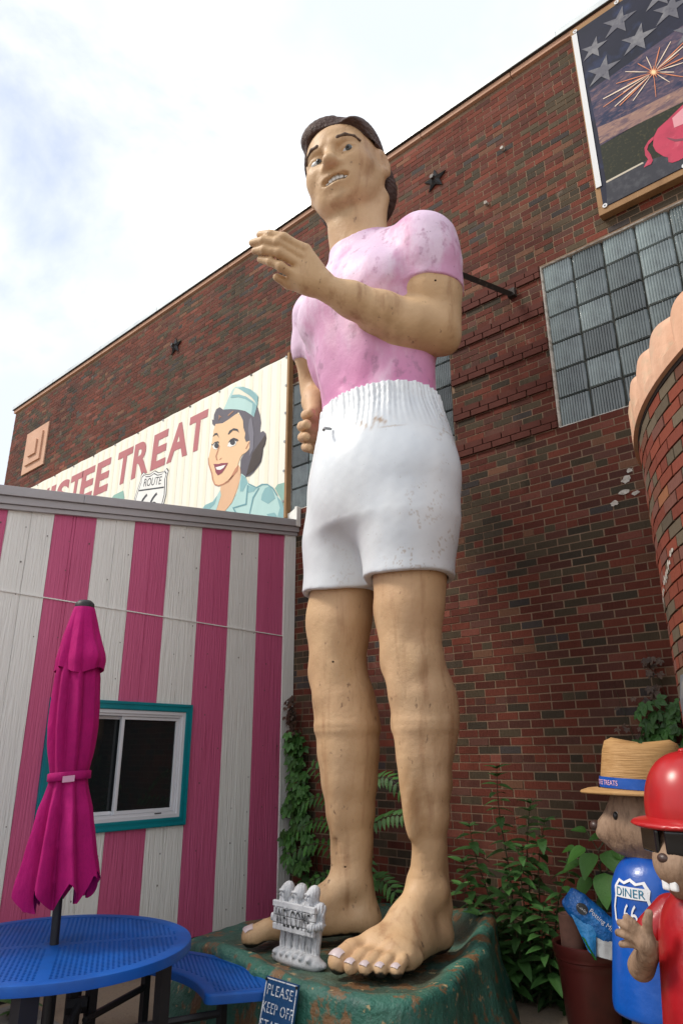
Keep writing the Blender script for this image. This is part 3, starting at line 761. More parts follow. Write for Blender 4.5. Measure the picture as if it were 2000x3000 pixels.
# right hand on the hip
body.ell((-.665, .08, 4.10), (.065, .12, .19), .06)
for (a, b, r0) in (((-.645, .08, 4.235), (-.49, .27, 4.20), .050), ((-.665, .10, 4.12), (-.50, .31, 4.07), .052), ((-.65, .10, 4.015), (-.53, .29, 3.965), .048), ((-.62, .08, 3.92), (-.54, .25, 3.875), .043)):
    m = tuple((np.array(a)+np.array(b))/2+np.array((-.035, .055, .01))); body.cap(a, m, r0*1.05, r0, .02); body.cap(m, b, r0, r0*.9, .012)
# neck
body.cap((.0, .06, 5.8), (-.055, .19, 6.35), .265, .248, .08)
body.cap((.16, .10, 5.86), (.20, .02, 6.35), .10, .10, .10); body.cap((-.14, .16, 5.86), (-.22, .10, 6.35), .09, .10, .10)
# head in its own frame (x to his left, y forward, z up)
def rot3(y, p, r):
    cy, sy, cp, sp, cr, sr = math.cos(y), math.sin(y), math.cos(p), math.sin(p), math.cos(r), math.sin(r)
    return np.array([[cy, -sy, 0], [sy, cy, 0], [0, 0, 1]]) @ np.array([[1, 0, 0], [0, cp, -sp], [0, sp, cp]]) @ np.array([[cr, 0, sr], [0, 1, 0], [-sr, 0, cr]])
HS = 1.10; H_C = np.array([-3.516, 4.089, 7.198]); H_R = rot3(R_(18.35), R_(12.4), R_(-6.8)) @ np.diag([1., -1., 1.])   # head axes as world columns (left-handed flip of y)
H_C = (H_C-SO); H_C = np.array([H_C@S_L, H_C@S_F, H_C[2]])                        # into statue space
H_M = np.stack([H_R.T@S_L, H_R.T@S_F, H_R.T@np.array([0, 0, 1.])], 0)             # head -> statue
def hp(p): return tuple(H_C+H_M@(np.asarray(p)*HS))
hr = lambda rx=0, ry=0, rz=0: H_M @ np.array(Matrix.Rotation(rz, 3, 'Z') @ Matrix.Rotation(ry, 3, 'Y') @ Matrix.Rotation(rx, 3, 'X'))
def hell(S, c, r, k=.04, mode='+', rot=None): S.ell(hp(c), tuple(np.array(r)*HS), k, mode, H_M if rot is None else rot)
def hcap(S, a, b, ra, rb=None, k=.03, mode='+'): S.cap(hp(a), hp(b), ra*HS, (ra if rb is None else rb)*HS, k, mode)
def head(S):
    hell(S, (0, -.04, .12), (.335, .40, .325), .03)                 # skull
    hell(S, (0, .09, -.10), (.315, .265, .335), .10)                  # face mass
    hell(S, (0, .18, -.31), (.215, .165, .15), .12)                # jaw and chin
    hell(S, (0, .285, -.42), (.095, .07, .06), .08)
    for sx in (1, -1):
        hcap(S, (.26*sx, .0, -.16), (.13*sx, .22, -.36), .075, .075, .14)      # jaw line
        hell(S, (.185*sx, .225, -.12), (.10, .08, .10), .12)    # cheek bone
        hcap(S, (.05*sx, .325, .090), (.20*sx, .265, .100), .032, .030, .06)  # brow
        hell(S, (.145*sx, .350, .000), (.092, .052, .052), .045, '-')          # eye socket
        hell(S, (.145*sx, .262, -.005), (.074, .055, .052), .02)              # eyeball mound
        for i in range(6):                                                   # lids
            t0, t1 = -1+2*i/6, -1+2*(i+1)/6
            le = lambda t, up: ((.147+.086*t)*sx, .320-.020*t*t-.016*(t+1), -.006+(.037 if up else -.036)*(1-t*t)+.006*t)
            hcap(S, le(t0, 1), le(t1, 1), .017, None, .014); hcap(S, le(t0, 0), le(t1, 0), .012, None, .014)
        hell(S, (.058*sx, .355, -.130), (.038, .042, .034), .03)    # nose wing
        hcap(S, (.085*sx, .315, -.14), (.165*sx, .255, -.25), .018, .012, .08)
    hcap(S, (0, .32, .05), (0, .415, -.105), .034, .052, .05)     # nose
    hell(S, (0, .412, -.115), (.056, .054, .044), .03)
    hell(S, (0, .295, -.255), (.16, .085, .095), .07)              # mouth mound
    hell(S, (0, .372, -.262), (.132, .075, .046), .014, '-')        # open mouth
    for i in range(9):                                             # lips
        t0, t1 = -1+2*i/9, -1+2*(i+1)/9
        lp = lambda t, up: (.155*t, .368-.105*t*t, (-.214+.010*abs(t)-.078*t*t) if up else (-.306+.022*t*t))
        hcap(S, lp(t0, 1), lp(t1, 1), .014, None, .010); hcap(S, lp(t0, 0), lp(t1, 0), .016, None, .010)
    for sx in (1, -1):                                             # ears
        q = hr(0, 0, sx*.35)
        hell(S, (.352*sx, -.045, -.02), (.038, .092, .140), .03, '+', q); hell(S, (.390*sx, -.03, -.01), (.024, .058, .095), .02, '-', q)
        hell(S, (.345*sx, -.01, -.14), (.03, .045, .05), .03)
head(body)
# sole line
body.fld(lambda p: -(p[:, 2]+.035), .02, '&')
body.fld(lambda p: (.003*nz1(p, 5.0)+.0015*nz2(p, 16.0)).astype(np.float32), 0, 'd')
bv, bf = body.polygonise(.0108, lo=(-1.35, -.6, -.06), hi=(1.2, 1.45, 7.5))
bv = relax(bv, bf, 1, .35)
skin_c = np.tile(np.array([(.58, .385, .215)]), (len(bv), 1))
up_ = bv[:, 2]
# dark grime along the soles
g_ = np.clip((.024+.018*nz1(bv, 9)+.012*nz2(bv, 30)-up_)/.008, 0, 1)[:, None]*(np.array(up_ < .2)[:, None])
grime = g_[:, 0]
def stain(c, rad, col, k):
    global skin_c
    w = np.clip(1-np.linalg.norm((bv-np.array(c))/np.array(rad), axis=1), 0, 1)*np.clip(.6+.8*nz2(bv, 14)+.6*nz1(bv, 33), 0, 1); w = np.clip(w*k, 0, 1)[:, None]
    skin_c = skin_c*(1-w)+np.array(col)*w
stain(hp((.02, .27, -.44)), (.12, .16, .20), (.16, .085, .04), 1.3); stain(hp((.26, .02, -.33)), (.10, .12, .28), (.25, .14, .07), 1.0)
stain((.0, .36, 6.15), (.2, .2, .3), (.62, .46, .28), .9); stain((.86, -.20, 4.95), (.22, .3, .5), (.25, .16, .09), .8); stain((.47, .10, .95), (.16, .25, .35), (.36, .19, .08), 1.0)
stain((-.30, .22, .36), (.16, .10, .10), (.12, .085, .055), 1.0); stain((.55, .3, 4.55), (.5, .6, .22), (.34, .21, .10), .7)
skin_m = mat('painted_skin', (.56, .36, .18), 0.52, 0.32, attr='Col', layers=[((.43, .26, .135), 1.1, .45, .70, (1, 1, .6), .9), ((.66, .46, .28), 2.2, .5, .72, (1, 1, .45), .7), ((.32, .165, .08), 4.5, .53, .70, (1.8, 1.8, .22), .7), ((.14, .085, .05), 15, .64, .72, (1.3, 1.3, .7), .85), ((.54, .31, .18), .7, .5, .7, (1, 1, 1), .5), ((.70, .52, .34), 30, .70, .75, (1, 1, .3), .5)], bump=[(7, .006), (30, .003), (90, .0012)], mask=('Mask', (.018, .016, .013)))
put('body', fast_mesh('body', s_world(bv), bf, skin_m, skin_c, mask=grime), statue)
# shirt
shirt = Sculpt(); torso(shirt, .014)
sleeves = Sculpt(); upper_arms(sleeves, .014)
def sleeve_field(p):
    hem = np.where(p[:, 0] > 0, 5.04-.10*(p[:, 0]-.7)+.05*np.clip(p[:, 1], -.3, .3), 5.02-.35*(p[:, 0]+.86))
    return np.maximum(sleeves.eval(p), hem+.012*np.sin(p[:, 1]*9+p[:, 0]*4)-p[:, 2])
shirt._push(sleeve_field, (0, 0, 5.4), 1.6, .10, '+')
def shirt_cut(p):
    low = 3.86-p[:, 2]
    top = (p[:, 2]-(5.88+.35*(p[:, 0]*p[:, 0])-.28*np.clip(p[:, 1], -.3, .5)))-np.clip((np.abs(p[:, 0])-.36)*8, 0, 9)
    return np.maximum(low, top).astype(np.float32)
shirt.fld(shirt_cut, .006, '&')
shirt.fld(lambda p: (.007*nz2(p, 6.0)+.004*nz1(p, 14)).astype(np.float32), 0, 'd')
sv, sf = shirt.polygonise(.0145, lo=(-1.35, -.7, 3.8), hi=(1.2, .75, 6.2)); sv = relax(sv, sf, 1, .35)
t = np.clip((sv[:, 2]-4.0)/1.3+.10*nz1(sv, 3), 0, 1)[:, None]
sc_ = np.array((.60, .20, .40))*(1-t)+np.array((.70, .52, .68))*t
shirt_m = mat('faded_pink_paint', (.6, .4, .55), 0.5, 0.4, attr='Col', layers=[((.76, .61, .74), 2.2, .48, .68, (1, 1, .6), .75), ((.56, .24, .42), 3.4, .50, .64, (1, 1, .5), .75), ((.36, .17, .28), 9, .57, .68, (1, 1, .8), .7), ((.22, .12, .18), 26, .66, .74, (1, 1, 1), .8), ((.66, .30, .28), 1.8, .63, .68, (1, 1, 1), .8)], bump=[(8, .006), (40, .002)])
put('shirt', fast_mesh('shirt', s_world(sv), sf, shirt_m, sc_), statue)
# shorts
shorts = Sculpt()
def gathers(p, an):
    r_ = np.clip((p[:, 2]-3.66)/.35, 0, 1)
    return (.010*r_*np.sin(an*78+2.0*np.sin(p[:, 2]*9+an*3))+.006*np.sin(an*25)*r_).astype(np.float32)
shorts.loft([(3.00, .09, .0, .66, .43), (3.2, .095, .0, .70, .475), (3.5, .11, .0, .715, .51), (3.75, .115, .0, .66, .485), (3.95, .11, .0, .605, .455), (4.13, .10, .0, .575, .435)], .16, disp=gathers)
shorts.chain([(.40, .0, 3.30, .40), (.395, .01, 2.95, .372), (.390, .015, 2.45, .350)], .14)
shorts.chain([(-.215, .0, 3.30, .36), (-.30, .01, 2.95, .345), (-.365, .015, 2.45, .335)], .14)
shorts.ell((.05, .29, 3.28), (.24, .19, .30), .30)
shorts.cap((.03, -.62, 2.8), (.03, -.56, 3.2), .16, .03, .10, '-')
shorts.cap((.03, 0, 2.2), (.05, 0, 2.85), .03, .02, .05, '-')
shorts.chain([(.40, .0, 3.0, .29), (.395, .015, 2.2, .300)], .02, '-'); shorts.chain([(-.33, .0, 3.0, .28), (-.365, .015, 2.2, .298)], .02, '-')
shorts.fld(lambda p: (2.515+.012*np.sin(p[:, 0]*9)-p[:, 2]).astype(np.float32), .012, '&')
shorts.fld(lambda p: (p[:, 2]-(4.105+.006*np.sin(np.arctan2(p[:, 1], p[:, 0])*62))).astype(np.float32), .02, '&')
shorts.fld(lambda p: (.006*nz1(p, 3.4)+.002*nz2(p, 12)).astype(np.float32), 0, 'd')
hv, hf = shorts.polygonise(.0125, lo=(-.9, -.7, 2.40), hi=(.9, .75, 4.2)); hv = relax(hv, hf, 1, .25)
short_m = mat('white_shorts_paint', (.70, .735, .765), 0.36, 0.5, layers=[((.56, .61, .67), 1.6, .47, .70, (1, 1, .7), .75), ((.54, .45, .31), 3.4, .65, .74, (1, 1, .4), .7), ((.30, .27, .23), 26, .69, .75, (1, 1, 1), .7), ((.45, .47, .50), 60, .66, .72, (1, 1, .5), .5)], bump=[(3, .006), (14, .0012)], mask=('Mask', (.30, .17, .07)))
sm = np.clip(1-np.linalg.norm((hv-np.array((.42, .44, 3.72)))/np.array((.30, .22, .10)), axis=1), 0, 1)*1.6*np.clip(nz2(hv, 30)+.7*nz1(hv, 60), 0, 1)
seam_ = (np.abs(hv[:, 2]-(3.645+.02*nz1(hv, 4)+.008*nz2(hv, 22))) < .007)*np.clip(.15+1.2*nz2(hv, 5), 0, 1)*(hv[:, 1] > -.2)
crk = (np.abs(nz1(hv, 7)+.5*nz2(hv, 19)) < .022)*np.clip(nz2(hv+5, 2.6)*1.4, 0, 1)*.55
sm = np.clip(sm+seam_*.8+crk, 0, 1)
put('shorts', fast_mesh('shorts', s_world(hv), hf, short_m, mask=sm), statue)
# ------------------------------------------------------------------ statue: hair, eyes, brows, teeth, nails
hair = Sculpt()
hell(hair, (0, -.095, .125), (.372, .45, .355), .03)
hell(hair, (-.06, .09, .365), (.23, .21, .12), .08)                # quiff swept up from the parting
hell(hair, (-.11, .15, .325), (.18, .15, .095), .06)
hell(hair, (.20, .0, .245), (.16, .30, .15), .06)
hell(hair, (0, -.24, -.10), (.385, .30, .37), .10)                 # nape
hcap(hair, (.12, .30, .42), (.13, -.25, .50), .026, .018, .03, '-')    # parting
IHM = np.linalg.inv(H_M)
def to_head(p): return ((p-H_C)@IHM.T)/HS
YZ = np.array([(-.45, -.17), (-.30, -.14), (-.18, -.12), (-.12, -.10), (-.03, -.085), (.10, -.075), (.125, .10), (.16, .165), (.23, .225), (.28, .285), (.32, .42), (.6, .6)])
def hair_cut(p):
    q = to_head(p); lim = np.interp(q[:, 2]+.05*np.clip(-q[:, 0], 0, .3), YZ[:, 0], YZ[:, 1])+.02*np.sin(q[:, 0]*19+1)
    return (np.maximum(q[:, 1]-lim, -.43-q[:, 2]-.2*np.abs(q[:, 0]))*HS).astype(np.float32)
hair.fld(hair_cut, .03, '&')
def strands(p):
    q = to_head(p); side = np.clip((np.abs(q[:, 0])-.20)/.10, 0, 1)
    top = np.sin((q[:, 0]*.9+q[:, 1]*.75+.12*np.sin(q[:, 1]*9))*135); sd = np.sin((q[:, 2]*.95+q[:, 1]*.55+.06*np.sin(q[:, 1]*11))*130)
    fr = np.clip((q[:, 1]+.1)/.3, 0, 1)
    return (-(.0008*(top*(1-side)+sd*side)*(1.0+.4*fr))).astype(np.float32)
hair.fld(strands, 0, 'd')
hc = np.array(hp((0, 0, .1)))
v_, f_ = hair.polygonise(.0080, lo=hc-.72, hi=hc+.72)
hair_m = mat('dark_brown_hair_paint', (.075, .042, .036), 0.6, 0.25, layers=[((.125, .078, .055), 3, .5, .72, (1, 1, 1), .8), ((.018, .012, .012), 14, .5, .7, (1, 1, 1), .7)], bump=[(38, .022, (1.3, .22, 1.0)), (90, .006, (1.3, .2, 1.0))])
put('hair', fast_mesh('hair', s_world(v_), f_, hair_m), statue)

brow_m = mat('brow_paint', (.12, .075, .05), .6, .3, layers=[((.05, .03, .025), 40, .5, .65)])
def blob(fill, h, lo, hi):
    S = Sculpt(); fill(S); v, f = S.polygonise(h, lo, hi); return s_world(v), f
white_m = mat('eye_white', (.56, .56, .56), 0.3, 0.5); iris_m = mat('blue_grey_iris', (.085, .095, .10), 0.3, 0.5, layers=[((.07, .09, .11), 30, .5, .7)]); black_m = mat('black_paint', (.012, .011, .011), 0.4, 0.5)
for sx in (1, -1):
    c = np.array(hp((.145*sx, .275, -.005)))
    def ball(S): hell(S, (.145*sx, .266, -.006), (.077, .055, .048), .01)
    v, f = blob(ball, .007, c-.14, c+.14); eye = put('eye', fast_mesh('eye', v, f, white_m), statue)
    gx, gz = (.160 if sx > 0 else -.122), -.002                      # both look to his left
    def iris(S): hell(S, (gx, .300, gz), (.034, .031, .036), .01)
    c2 = np.array(hp((gx, .30, gz))); v, f = blob(iris, .006, c2-.07, c2+.07); ir = put('iris', fast_mesh('iris', v, f, iris_m), eye)
    def pup(S): hell(S, (gx, .321, gz), (.015, .018, .016), .01)
    v, f = blob(pup, .005, c2-.07, c2+.07); put('pupil', fast_mesh('pupil', v, f, black_m), eye)
    def lash(S):
        for i in range(7):
            t0, t1 = -1+2*i/7, -1+2*(i+1)/7
            le = lambda t: ((.147+.088*t)*sx, .328-.020*t*t-.016*(t+1), -.010+.037*(1-t*t)+.006*t)
            hcap(S, le(t0), le(t1), .0075, None, .004)
    v, f = blob(lash, .006, c-.16, c+.16); put('eyelash', fast_mesh('eyelash', v, f, hair_m), eye)
    def brow(S):
        pts = [(.050, .348, .082, .013), (.10, .346, .108, .018), (.16, .328, .118, .016), (.225, .288, .096, .013), (.262, .246, .062, .009)]
        for a, b in zip(pts, pts[1:]): hcap(S, (a[0]*sx, a[1], a[2]), (b[0]*sx, b[1], b[2]), a[3], b[3], .012)
    c3 = np.array(hp((.15*sx, .3, .14))); v, f = blob(brow, .007, c3-.2, c3+.2); put('eyebrow', fast_mesh('eyebrow', v, f, brow_m), statue)
tooth_m = mat('tooth_white', (.74, .75, .76), 0.3, 0.5)
mouth_m = mat('mouth_dark', (.05, .022, .016), 0.6, 0.3)
def mouth_back(S): hell(S, (0, .300, -.268), (.150, .030, .046), .01)
c4 = np.array(hp((0, .32, -.26))); v, f = blob(mouth_back, .008, c4-.2, c4+.2); put('mouth', fast_mesh('mouth', v, f, mouth_m), statue)
for i in range(6):
    x = (-2.5+i)*.035; w = .0172 if i not in (0, 5) else .015
    def tooth(S): S.box(hp((x, .340-2.6*x*x, -.238-1.2*x*x)), np.array((w, .012, .024 if i not in (0, 5) else .018))*HS, .007, .005, '+', H_M)
    c5 = np.array(hp((x, .35, -.248))); v, f = blob(tooth, .005, c5-.05, c5+.05); put('tooth', fast_mesh('tooth', v, f, tooth_m), statue)
nail_m = mat('pale_nail_paint', (.56, .46, .46), 0.4, 0.5, layers=[((.45, .36, .33), 30, .6, .72)])
for c, r_ in nailsL+nailsR:
    v = []; f = []; c = np.array(c); big = r_ > .06
    ang = 0.02 if c[0] > 0 else -R_(31); fwd = np.array((math.sin(ang), math.cos(ang), 0)); sid = np.array((math.cos(ang), -math.sin(ang), 0))
    n1, n2 = 6, 6
    for i in range(n1+1):
        for j in range(n2+1):
            a = (-.85+1.7*i/n1); b = -.10+1.05*j/n2
            e = math.sqrt(max(0, 1-(abs(a)/.95)**4*.15))
            th_, ph_ = a*.85, b*.95
            d = sid*math.sin(th_)+np.array((0, 0, 1))*math.cos(th_)*math.cos(ph_)+fwd*math.cos(th_)*math.sin(ph_)
            v.append(c+d*(r_+.006))
    f = [(i*(n2+1)+j, (i+1)*(n2+1)+j, (i+1)*(n2+1)+j+1, i*(n2+1)+j+1) for i in range(n1) for j in range(n2)]
    put('toenail', mesh('toenail', s_world(np.array(v)), f, True, mats=nail_m), statue)
# drawstring knot hanging from the shorts, support bar to the wall
steel_m = mat('grey_steel', (.28, .29, .30), .4, .5, metal=.7)
P = s_world(np.array([(.03, .50, 3.77), (.02, .56, 3.76), (.05, .60, 3.72)]))
MB().tube([tuple(p) for p in P], .012, 8).build('eye_bolt', steel_m, statue)
P = s_world(np.array([(.55, -.30, 5.10)]))[0]
mb = MB(); q0 = Vector(P); q1 = Vector((-2.671, 5.79, 6.303)); q0.z = 5.95; q0 = Vector((-2.86, 4.66, 6.10))
mb.tube([q0, q1], .038, 4); mb.box(q1.x-.03, q1.x+.05, 5.74, 5.80, q1.z-.045, q1.z+.045)
mb.build('support_bar', mat('rusty_bar', (.035, .028, .025), .7, .3, layers=[((.12, .09, .075), 10, .55, .7)]), statue)
# ------------------------------------------------------------------ green moulded platform
OUT = np.array([(-4.85, 3.72), (-4.4, 3.56), (-3.85, 3.48), (-3.45, 3.34), (-3.18, 3.23), (-2.92, 3.25), (-2.68, 3.32), (-2.52, 3.50), (-2.55, 3.80), (-2.68, 4.15), (-2.86, 4.75), (-3.0, 5.10), (-3.3, 5.32), (-3.9, 5.34), (-4.5, 5.2), (-4.80, 4.7), (-4.92, 4.0)])
PC = np.array([-3.7, 4.2])
an_ = np.arctan2(*(OUT-PC).T[::-1]); rd_ = np.hypot(*(OUT-PC).T); o_ = np.argsort(an_); an_, rd_ = an_[o_], rd_[o_]
def out_r(a): return np.interp(a, np.r_[an_[-1]-2*np.pi, an_, an_[0]+2*np.pi], np.r_[rd_[-1], rd_, rd_[0]])
NA, NR = 220, 70
A_ = np.linspace(-np.pi, np.pi, NA, endpoint=False); Ra = out_r(A_)
for _ in range(3): Ra = (np.roll(Ra, 1)+2*Ra+np.roll(Ra, -1))/4
nzp, nzq = smooth_noise(41), smooth_noise(42)
V = []; C = []
for j in range(NR):
    t = j/(NR-1)
    for i in range(NA):
        a = A_[i]; ca, sa = math.cos(a), math.sin(a); R0 = Ra[i]
        x0, y0 = PC[0]+R0*ca, PC[1]+R0*sa
        front = max(0, -(sa)); right = max(0, ca)
        left = max(0, min(1, (-4.2-x0)/.6)); backr = max(0, min(1, (y0-4.4)/.6))*max(0, min(1, (x0+3.6)/.5))
        zr = .525-.10*left+.10*backr+.012*math.sin(5*a)
        if t < .62:
            s = t/.62; r = R0*s*.965; rise = max(0, (s-.80)/.20); z = .458-.03*left+(zr-.458+.03*left)*(rise*rise*(3-2*rise))
        elif t < .72:
            s = (t-.62)/.10; th = s*math.pi/2; r = R0*.965+.065*math.sin(th); z = zr-.055*(1-math.cos(th))
        else:
            s = (t-.72)/.28; r = R0*.965+.065+(.10+.12*left+.18*max(0, right-.55)*(1 if sa > .2 else .3))*s**1.6; z = (zr-.055)*(1-s)-.03*s
        x, y = PC[0]+r*ca, PC[1]+r*sa
        p = np.array((x, y, z)); n = .016*nzp(p, 5)+.010*nzq(p, 15)
        if t < .62: z += n*.5
        else: x += n*ca*1.3; y += n*sa*1.3; z += n*.2
        V.append((x, y, z)); 
        dirt = max(0, min(1, (.60-t)/.06))*.95 if t < .62 else 0
        C.append(dirt)
Fq = [(j*NA+i, j*NA+(i+1) % NA, (j+1)*NA+(i+1) % NA, (j+1)*NA+i) for j in range(NR-1) for i in range(NA)]
V = np.array(V); C = np.clip(np.array(C)*(.75+.45*np.array([nzq(v, 4) for v in V]))*np.clip((V[:, 0]+4.75)/.5, 0, 1), 0, 1)[:, None]
green = np.array((.030, .125, .090)); Cc = green*(1-C)+np.array((.085, .055, .032))*C
plat_m = mat('weathered_green_paint', tuple(green), 0.5, 0.4, attr='Col', layers=[((.070, .175, .135), 3.5, .46, .7, (1, 1, 1), .8), ((.012, .055, .05), 2.4, .50, .70, (1, 1, .6), .8), ((.20, .095, .04), 5.0, .545, .585, (1, 1, .8), .85), ((.40, .29, .15), 16, .62, .66, (1, 1, 1), .85), ((.11, .16, .14), 26, .56, .70, (1, 1, .35), .6)], bump=[(9, .03), (45, .008)])
o = put('statue_platform', fast_mesh('statue_platform', V, Fq, plat_m, Cc)); tag(o, 'lumpy green painted platform with rust patches under the giant statue', 'platform')

# ------------------------------------------------------------------ blue warning sign on the platform
sgn = thing('warning_sign', 'blue sign with white stencilled words leaning on the green platform', 'sign', (-3.25, 3.1, 0))
Mx = Matrix.Translation((-3.236, 3.168, .545)) @ Matrix.Rotation(R_(-1), 4, 'Z') @ Matrix.Rotation(R_(-13), 4, 'X')   # local: x right, -y front, z up
sw, sh = .130, .43
def P3(v): return [tuple(Mx @ Vector(q)) for q in v]
blue_m = mat('blue_sign_paint', (.006, .052, .15), 0.45, 0.5, layers=[((.012, .075, .19), 6, .5, .72), ((.03, .06, .07), 30, .64, .74, (1, 1, 1), .7)])
swhite_m = mat('white_sign_paint', (.62, .64, .68), 0.6, 0.3, layers=[((.10, .16, .25), 40, .56, .66)])
m_ = MB(); m_.add(P3(box_v(-sw, sw, 0, .012, -sh, 0)), BOXF); o = m_.build('board', blue_m, sgn)
m_ = MB()
for q in (box_v(-sw+.01, sw-.01, -.0015, .001, -.012, -.006), box_v(-sw+.004, -sw+.010, -.0015, .001, -sh+.01, -.012), box_v(sw-.010, sw-.004, -.0015, .001, -sh+.01, -.012)): m_.add(P3(q), BOXF)
m_.build('border', swhite_m, sgn)
for q in (-sw+.008, sw-.008):
    m_ = MB(); m_.add(P3(box_v(q-.007, q+.007, -.006, .0, -.022, -.008)), BOXF); m_.build('screw', black_m, sgn)
def stencil(txt, cx, zb, size, parent, m, xf, xs=1.0, cuts=True, off=.0):
    v, f = text_verts(txt, size, offset=off, spacing=1.12)
    w = (v[:, 0].max()+v[:, 0].min())/2; v = np.c_[(v[:, 0]-w)*xs+cx, np.full(len(v), -.0025), v[:, 1]+zb]
    m_ = MB(); m_.add([tuple(xf @ Vector(q)) for q in v], f); return m_.build('lettering', m, parent)
for txt, zb, xs, cx in (('PLEASE', -.082, .86, .0), ('KEEP', -.165, .74, -.060), ('OFF', -.165, .74, .072), ('STATUE', -.245, .86, -.002), ('PLATFORM', -.325, .74, 0)):
    stencil(txt, cx, zb, .072, sgn, swhite_m, Mx, xs)
# stencil bridges
m_ = MB()
for zb in (-.082, -.165, -.245, -.325): m_.add(P3([(-sw+.02, -.0040, zb+.022), (sw-.02, -.0040, zb+.022), (sw-.02, -.0040, zb+.0255), (-sw+.02, -.0040, zb+.0255)]), [(0, 1, 2, 3)])
m_.build('stencil_bridge', blue_m, sgn)

# ------------------------------------------------------------------ grey welcome casting: three hairy figures behind a board
wel = thing('welcome_figurine', 'small grey cast figurine of three hairy apes behind a WELCOME board', 'figurine', (-3.62, 3.70, .47))
W = Sculpt()
W.ell((0, 0, .022), (.245, .085, .045), .02); W.cap((-.17, -.02, .035), (.17, -.02, .035), .04, .04, .03)
for i, x in enumerate((-.125, .0, .125)):
    for s in (-1, 1):
        W.cap((x+.032*s, .0, .05), (x+.028*s, .015, .20), .024, .030, .012); W.ell((x+.034*s, -.045, .058), (.022, .042, .02), .012)
    W.ell((x, .03, .27), (.062, .05, .10), .02)
    W.cap((x-.05, .025, .335), (x+.05, .025, .335), .035, .035, .02)
    W.ell((x-.012, .010, .398), (.046, .046, .050), .012); W.ell((x-.004, .022, .428), (.036, .036, .036), .02); W.ell((x-.034, -.034, .402), (.010, .012, .008), .004, '-'); W.ell((x-.008, -.036, .402), (.010, .012, .008), .004, '-')     # head with pointed crown
    W.ell((x-.020, -.022, .380), (.022, .020, .022), .008); W.cap((x-.040, -.030, .412), (x-.002, -.034, .412), .008, .008, .006); W.ell((x-.022, -.042, .392), (.008, .009, .010), .004); W.cap((x-.034, -.038, .377), (x-.010, -.040, .377), .0035, .0035, .003, '-')   # face, brow
    W.ell((x-.018, -.018, .345), (.032, .026, .042), .010)                                                          # beard
    for s in (-1, 1): W.cap((x+.055*s, .01, .33), (x+.045*s, -.045, .318), .022, .018, .012)
W.cap((.175, .02, .33), (.215, -.01, .25), .030, .026, .015); W.cap((.215, -.01, .25), (.17, -.045, .235), .026, .026, .012); W.ell((.165, -.05, .235), (.03, .025, .028), .01)
W.cap((-.185, .02, .33), (-.222, .005, .25), .026, .024, .015); W.ell((-.218, -.03, .245), (.022, .025, .03), .01)
W.fld(lambda p: (.0035*np.sin(p[:, 0]*330+1.4*np.sin(p[:, 2]*70)+p[:, 1]*160)*np.clip((p[:, 2]-.07)/.03, 0, 1)*np.where(p[:, 2] > .36, .35, 1)).astype(np.float32), 0, 'd')
wv, wf = W.polygonise(.0045, lo=(-.27, -.12, -.03), hi=(.27, .12, .5))
WR = np.array(Matrix.Rotation(R_(-3), 3, 'Z')); wl_ = lambda v: np.asarray(v)@WR.T+np.array((-3.62, 3.69, .462))
grey_cast = mat('grey_concrete_cast', (.50, .51, .53), 0.8, 0.25, layers=[((.20, .205, .21), 28, .5, .68, (1, 1, .6), .8), ((.66, .67, .68), 9, .5, .72, (1, 1, 1), .7)], bump=[(160, .003, (2, 1, .5))])
put('casting', fast_mesh('casting', wl_(wv), wf, grey_cast), wel)
for k, (za, zb, dy) in enumerate(((.315, .352, 0), (.268, .313, .004), (.222, .266, .004), (.182, .220, -.002))):
    m_ = MB(); m_.box(-.205+.006*(k % 2), .205-.004*k, -.060+dy, -.035, za, zb); o = m_.build('board', grey_cast, wel)
    o.data.transform(Matrix.Translation((-3.62, 3.69, .462)) @ Matrix.Rotation(R_(-3), 4, 'Z')); bevel(o, .005)
v, f = text_verts('WELCOME', .115, spacing=1.08); v[:, 0] = (v[:, 0]-(v[:, 0].min()+v[:, 0].max())/2); v[:, 0] *= .335/(v[:, 0].max()-v[:, 0].min()); v[:, 1] *= 1.28
vv = np.c_[v[:, 0], np.full(len(v), -.0635), v[:, 1]+.210]
put('lettering', mesh('lettering', wl_(vv), f, mats=mat('dark_engraving', (.03, .032, .034), .8)), wel)
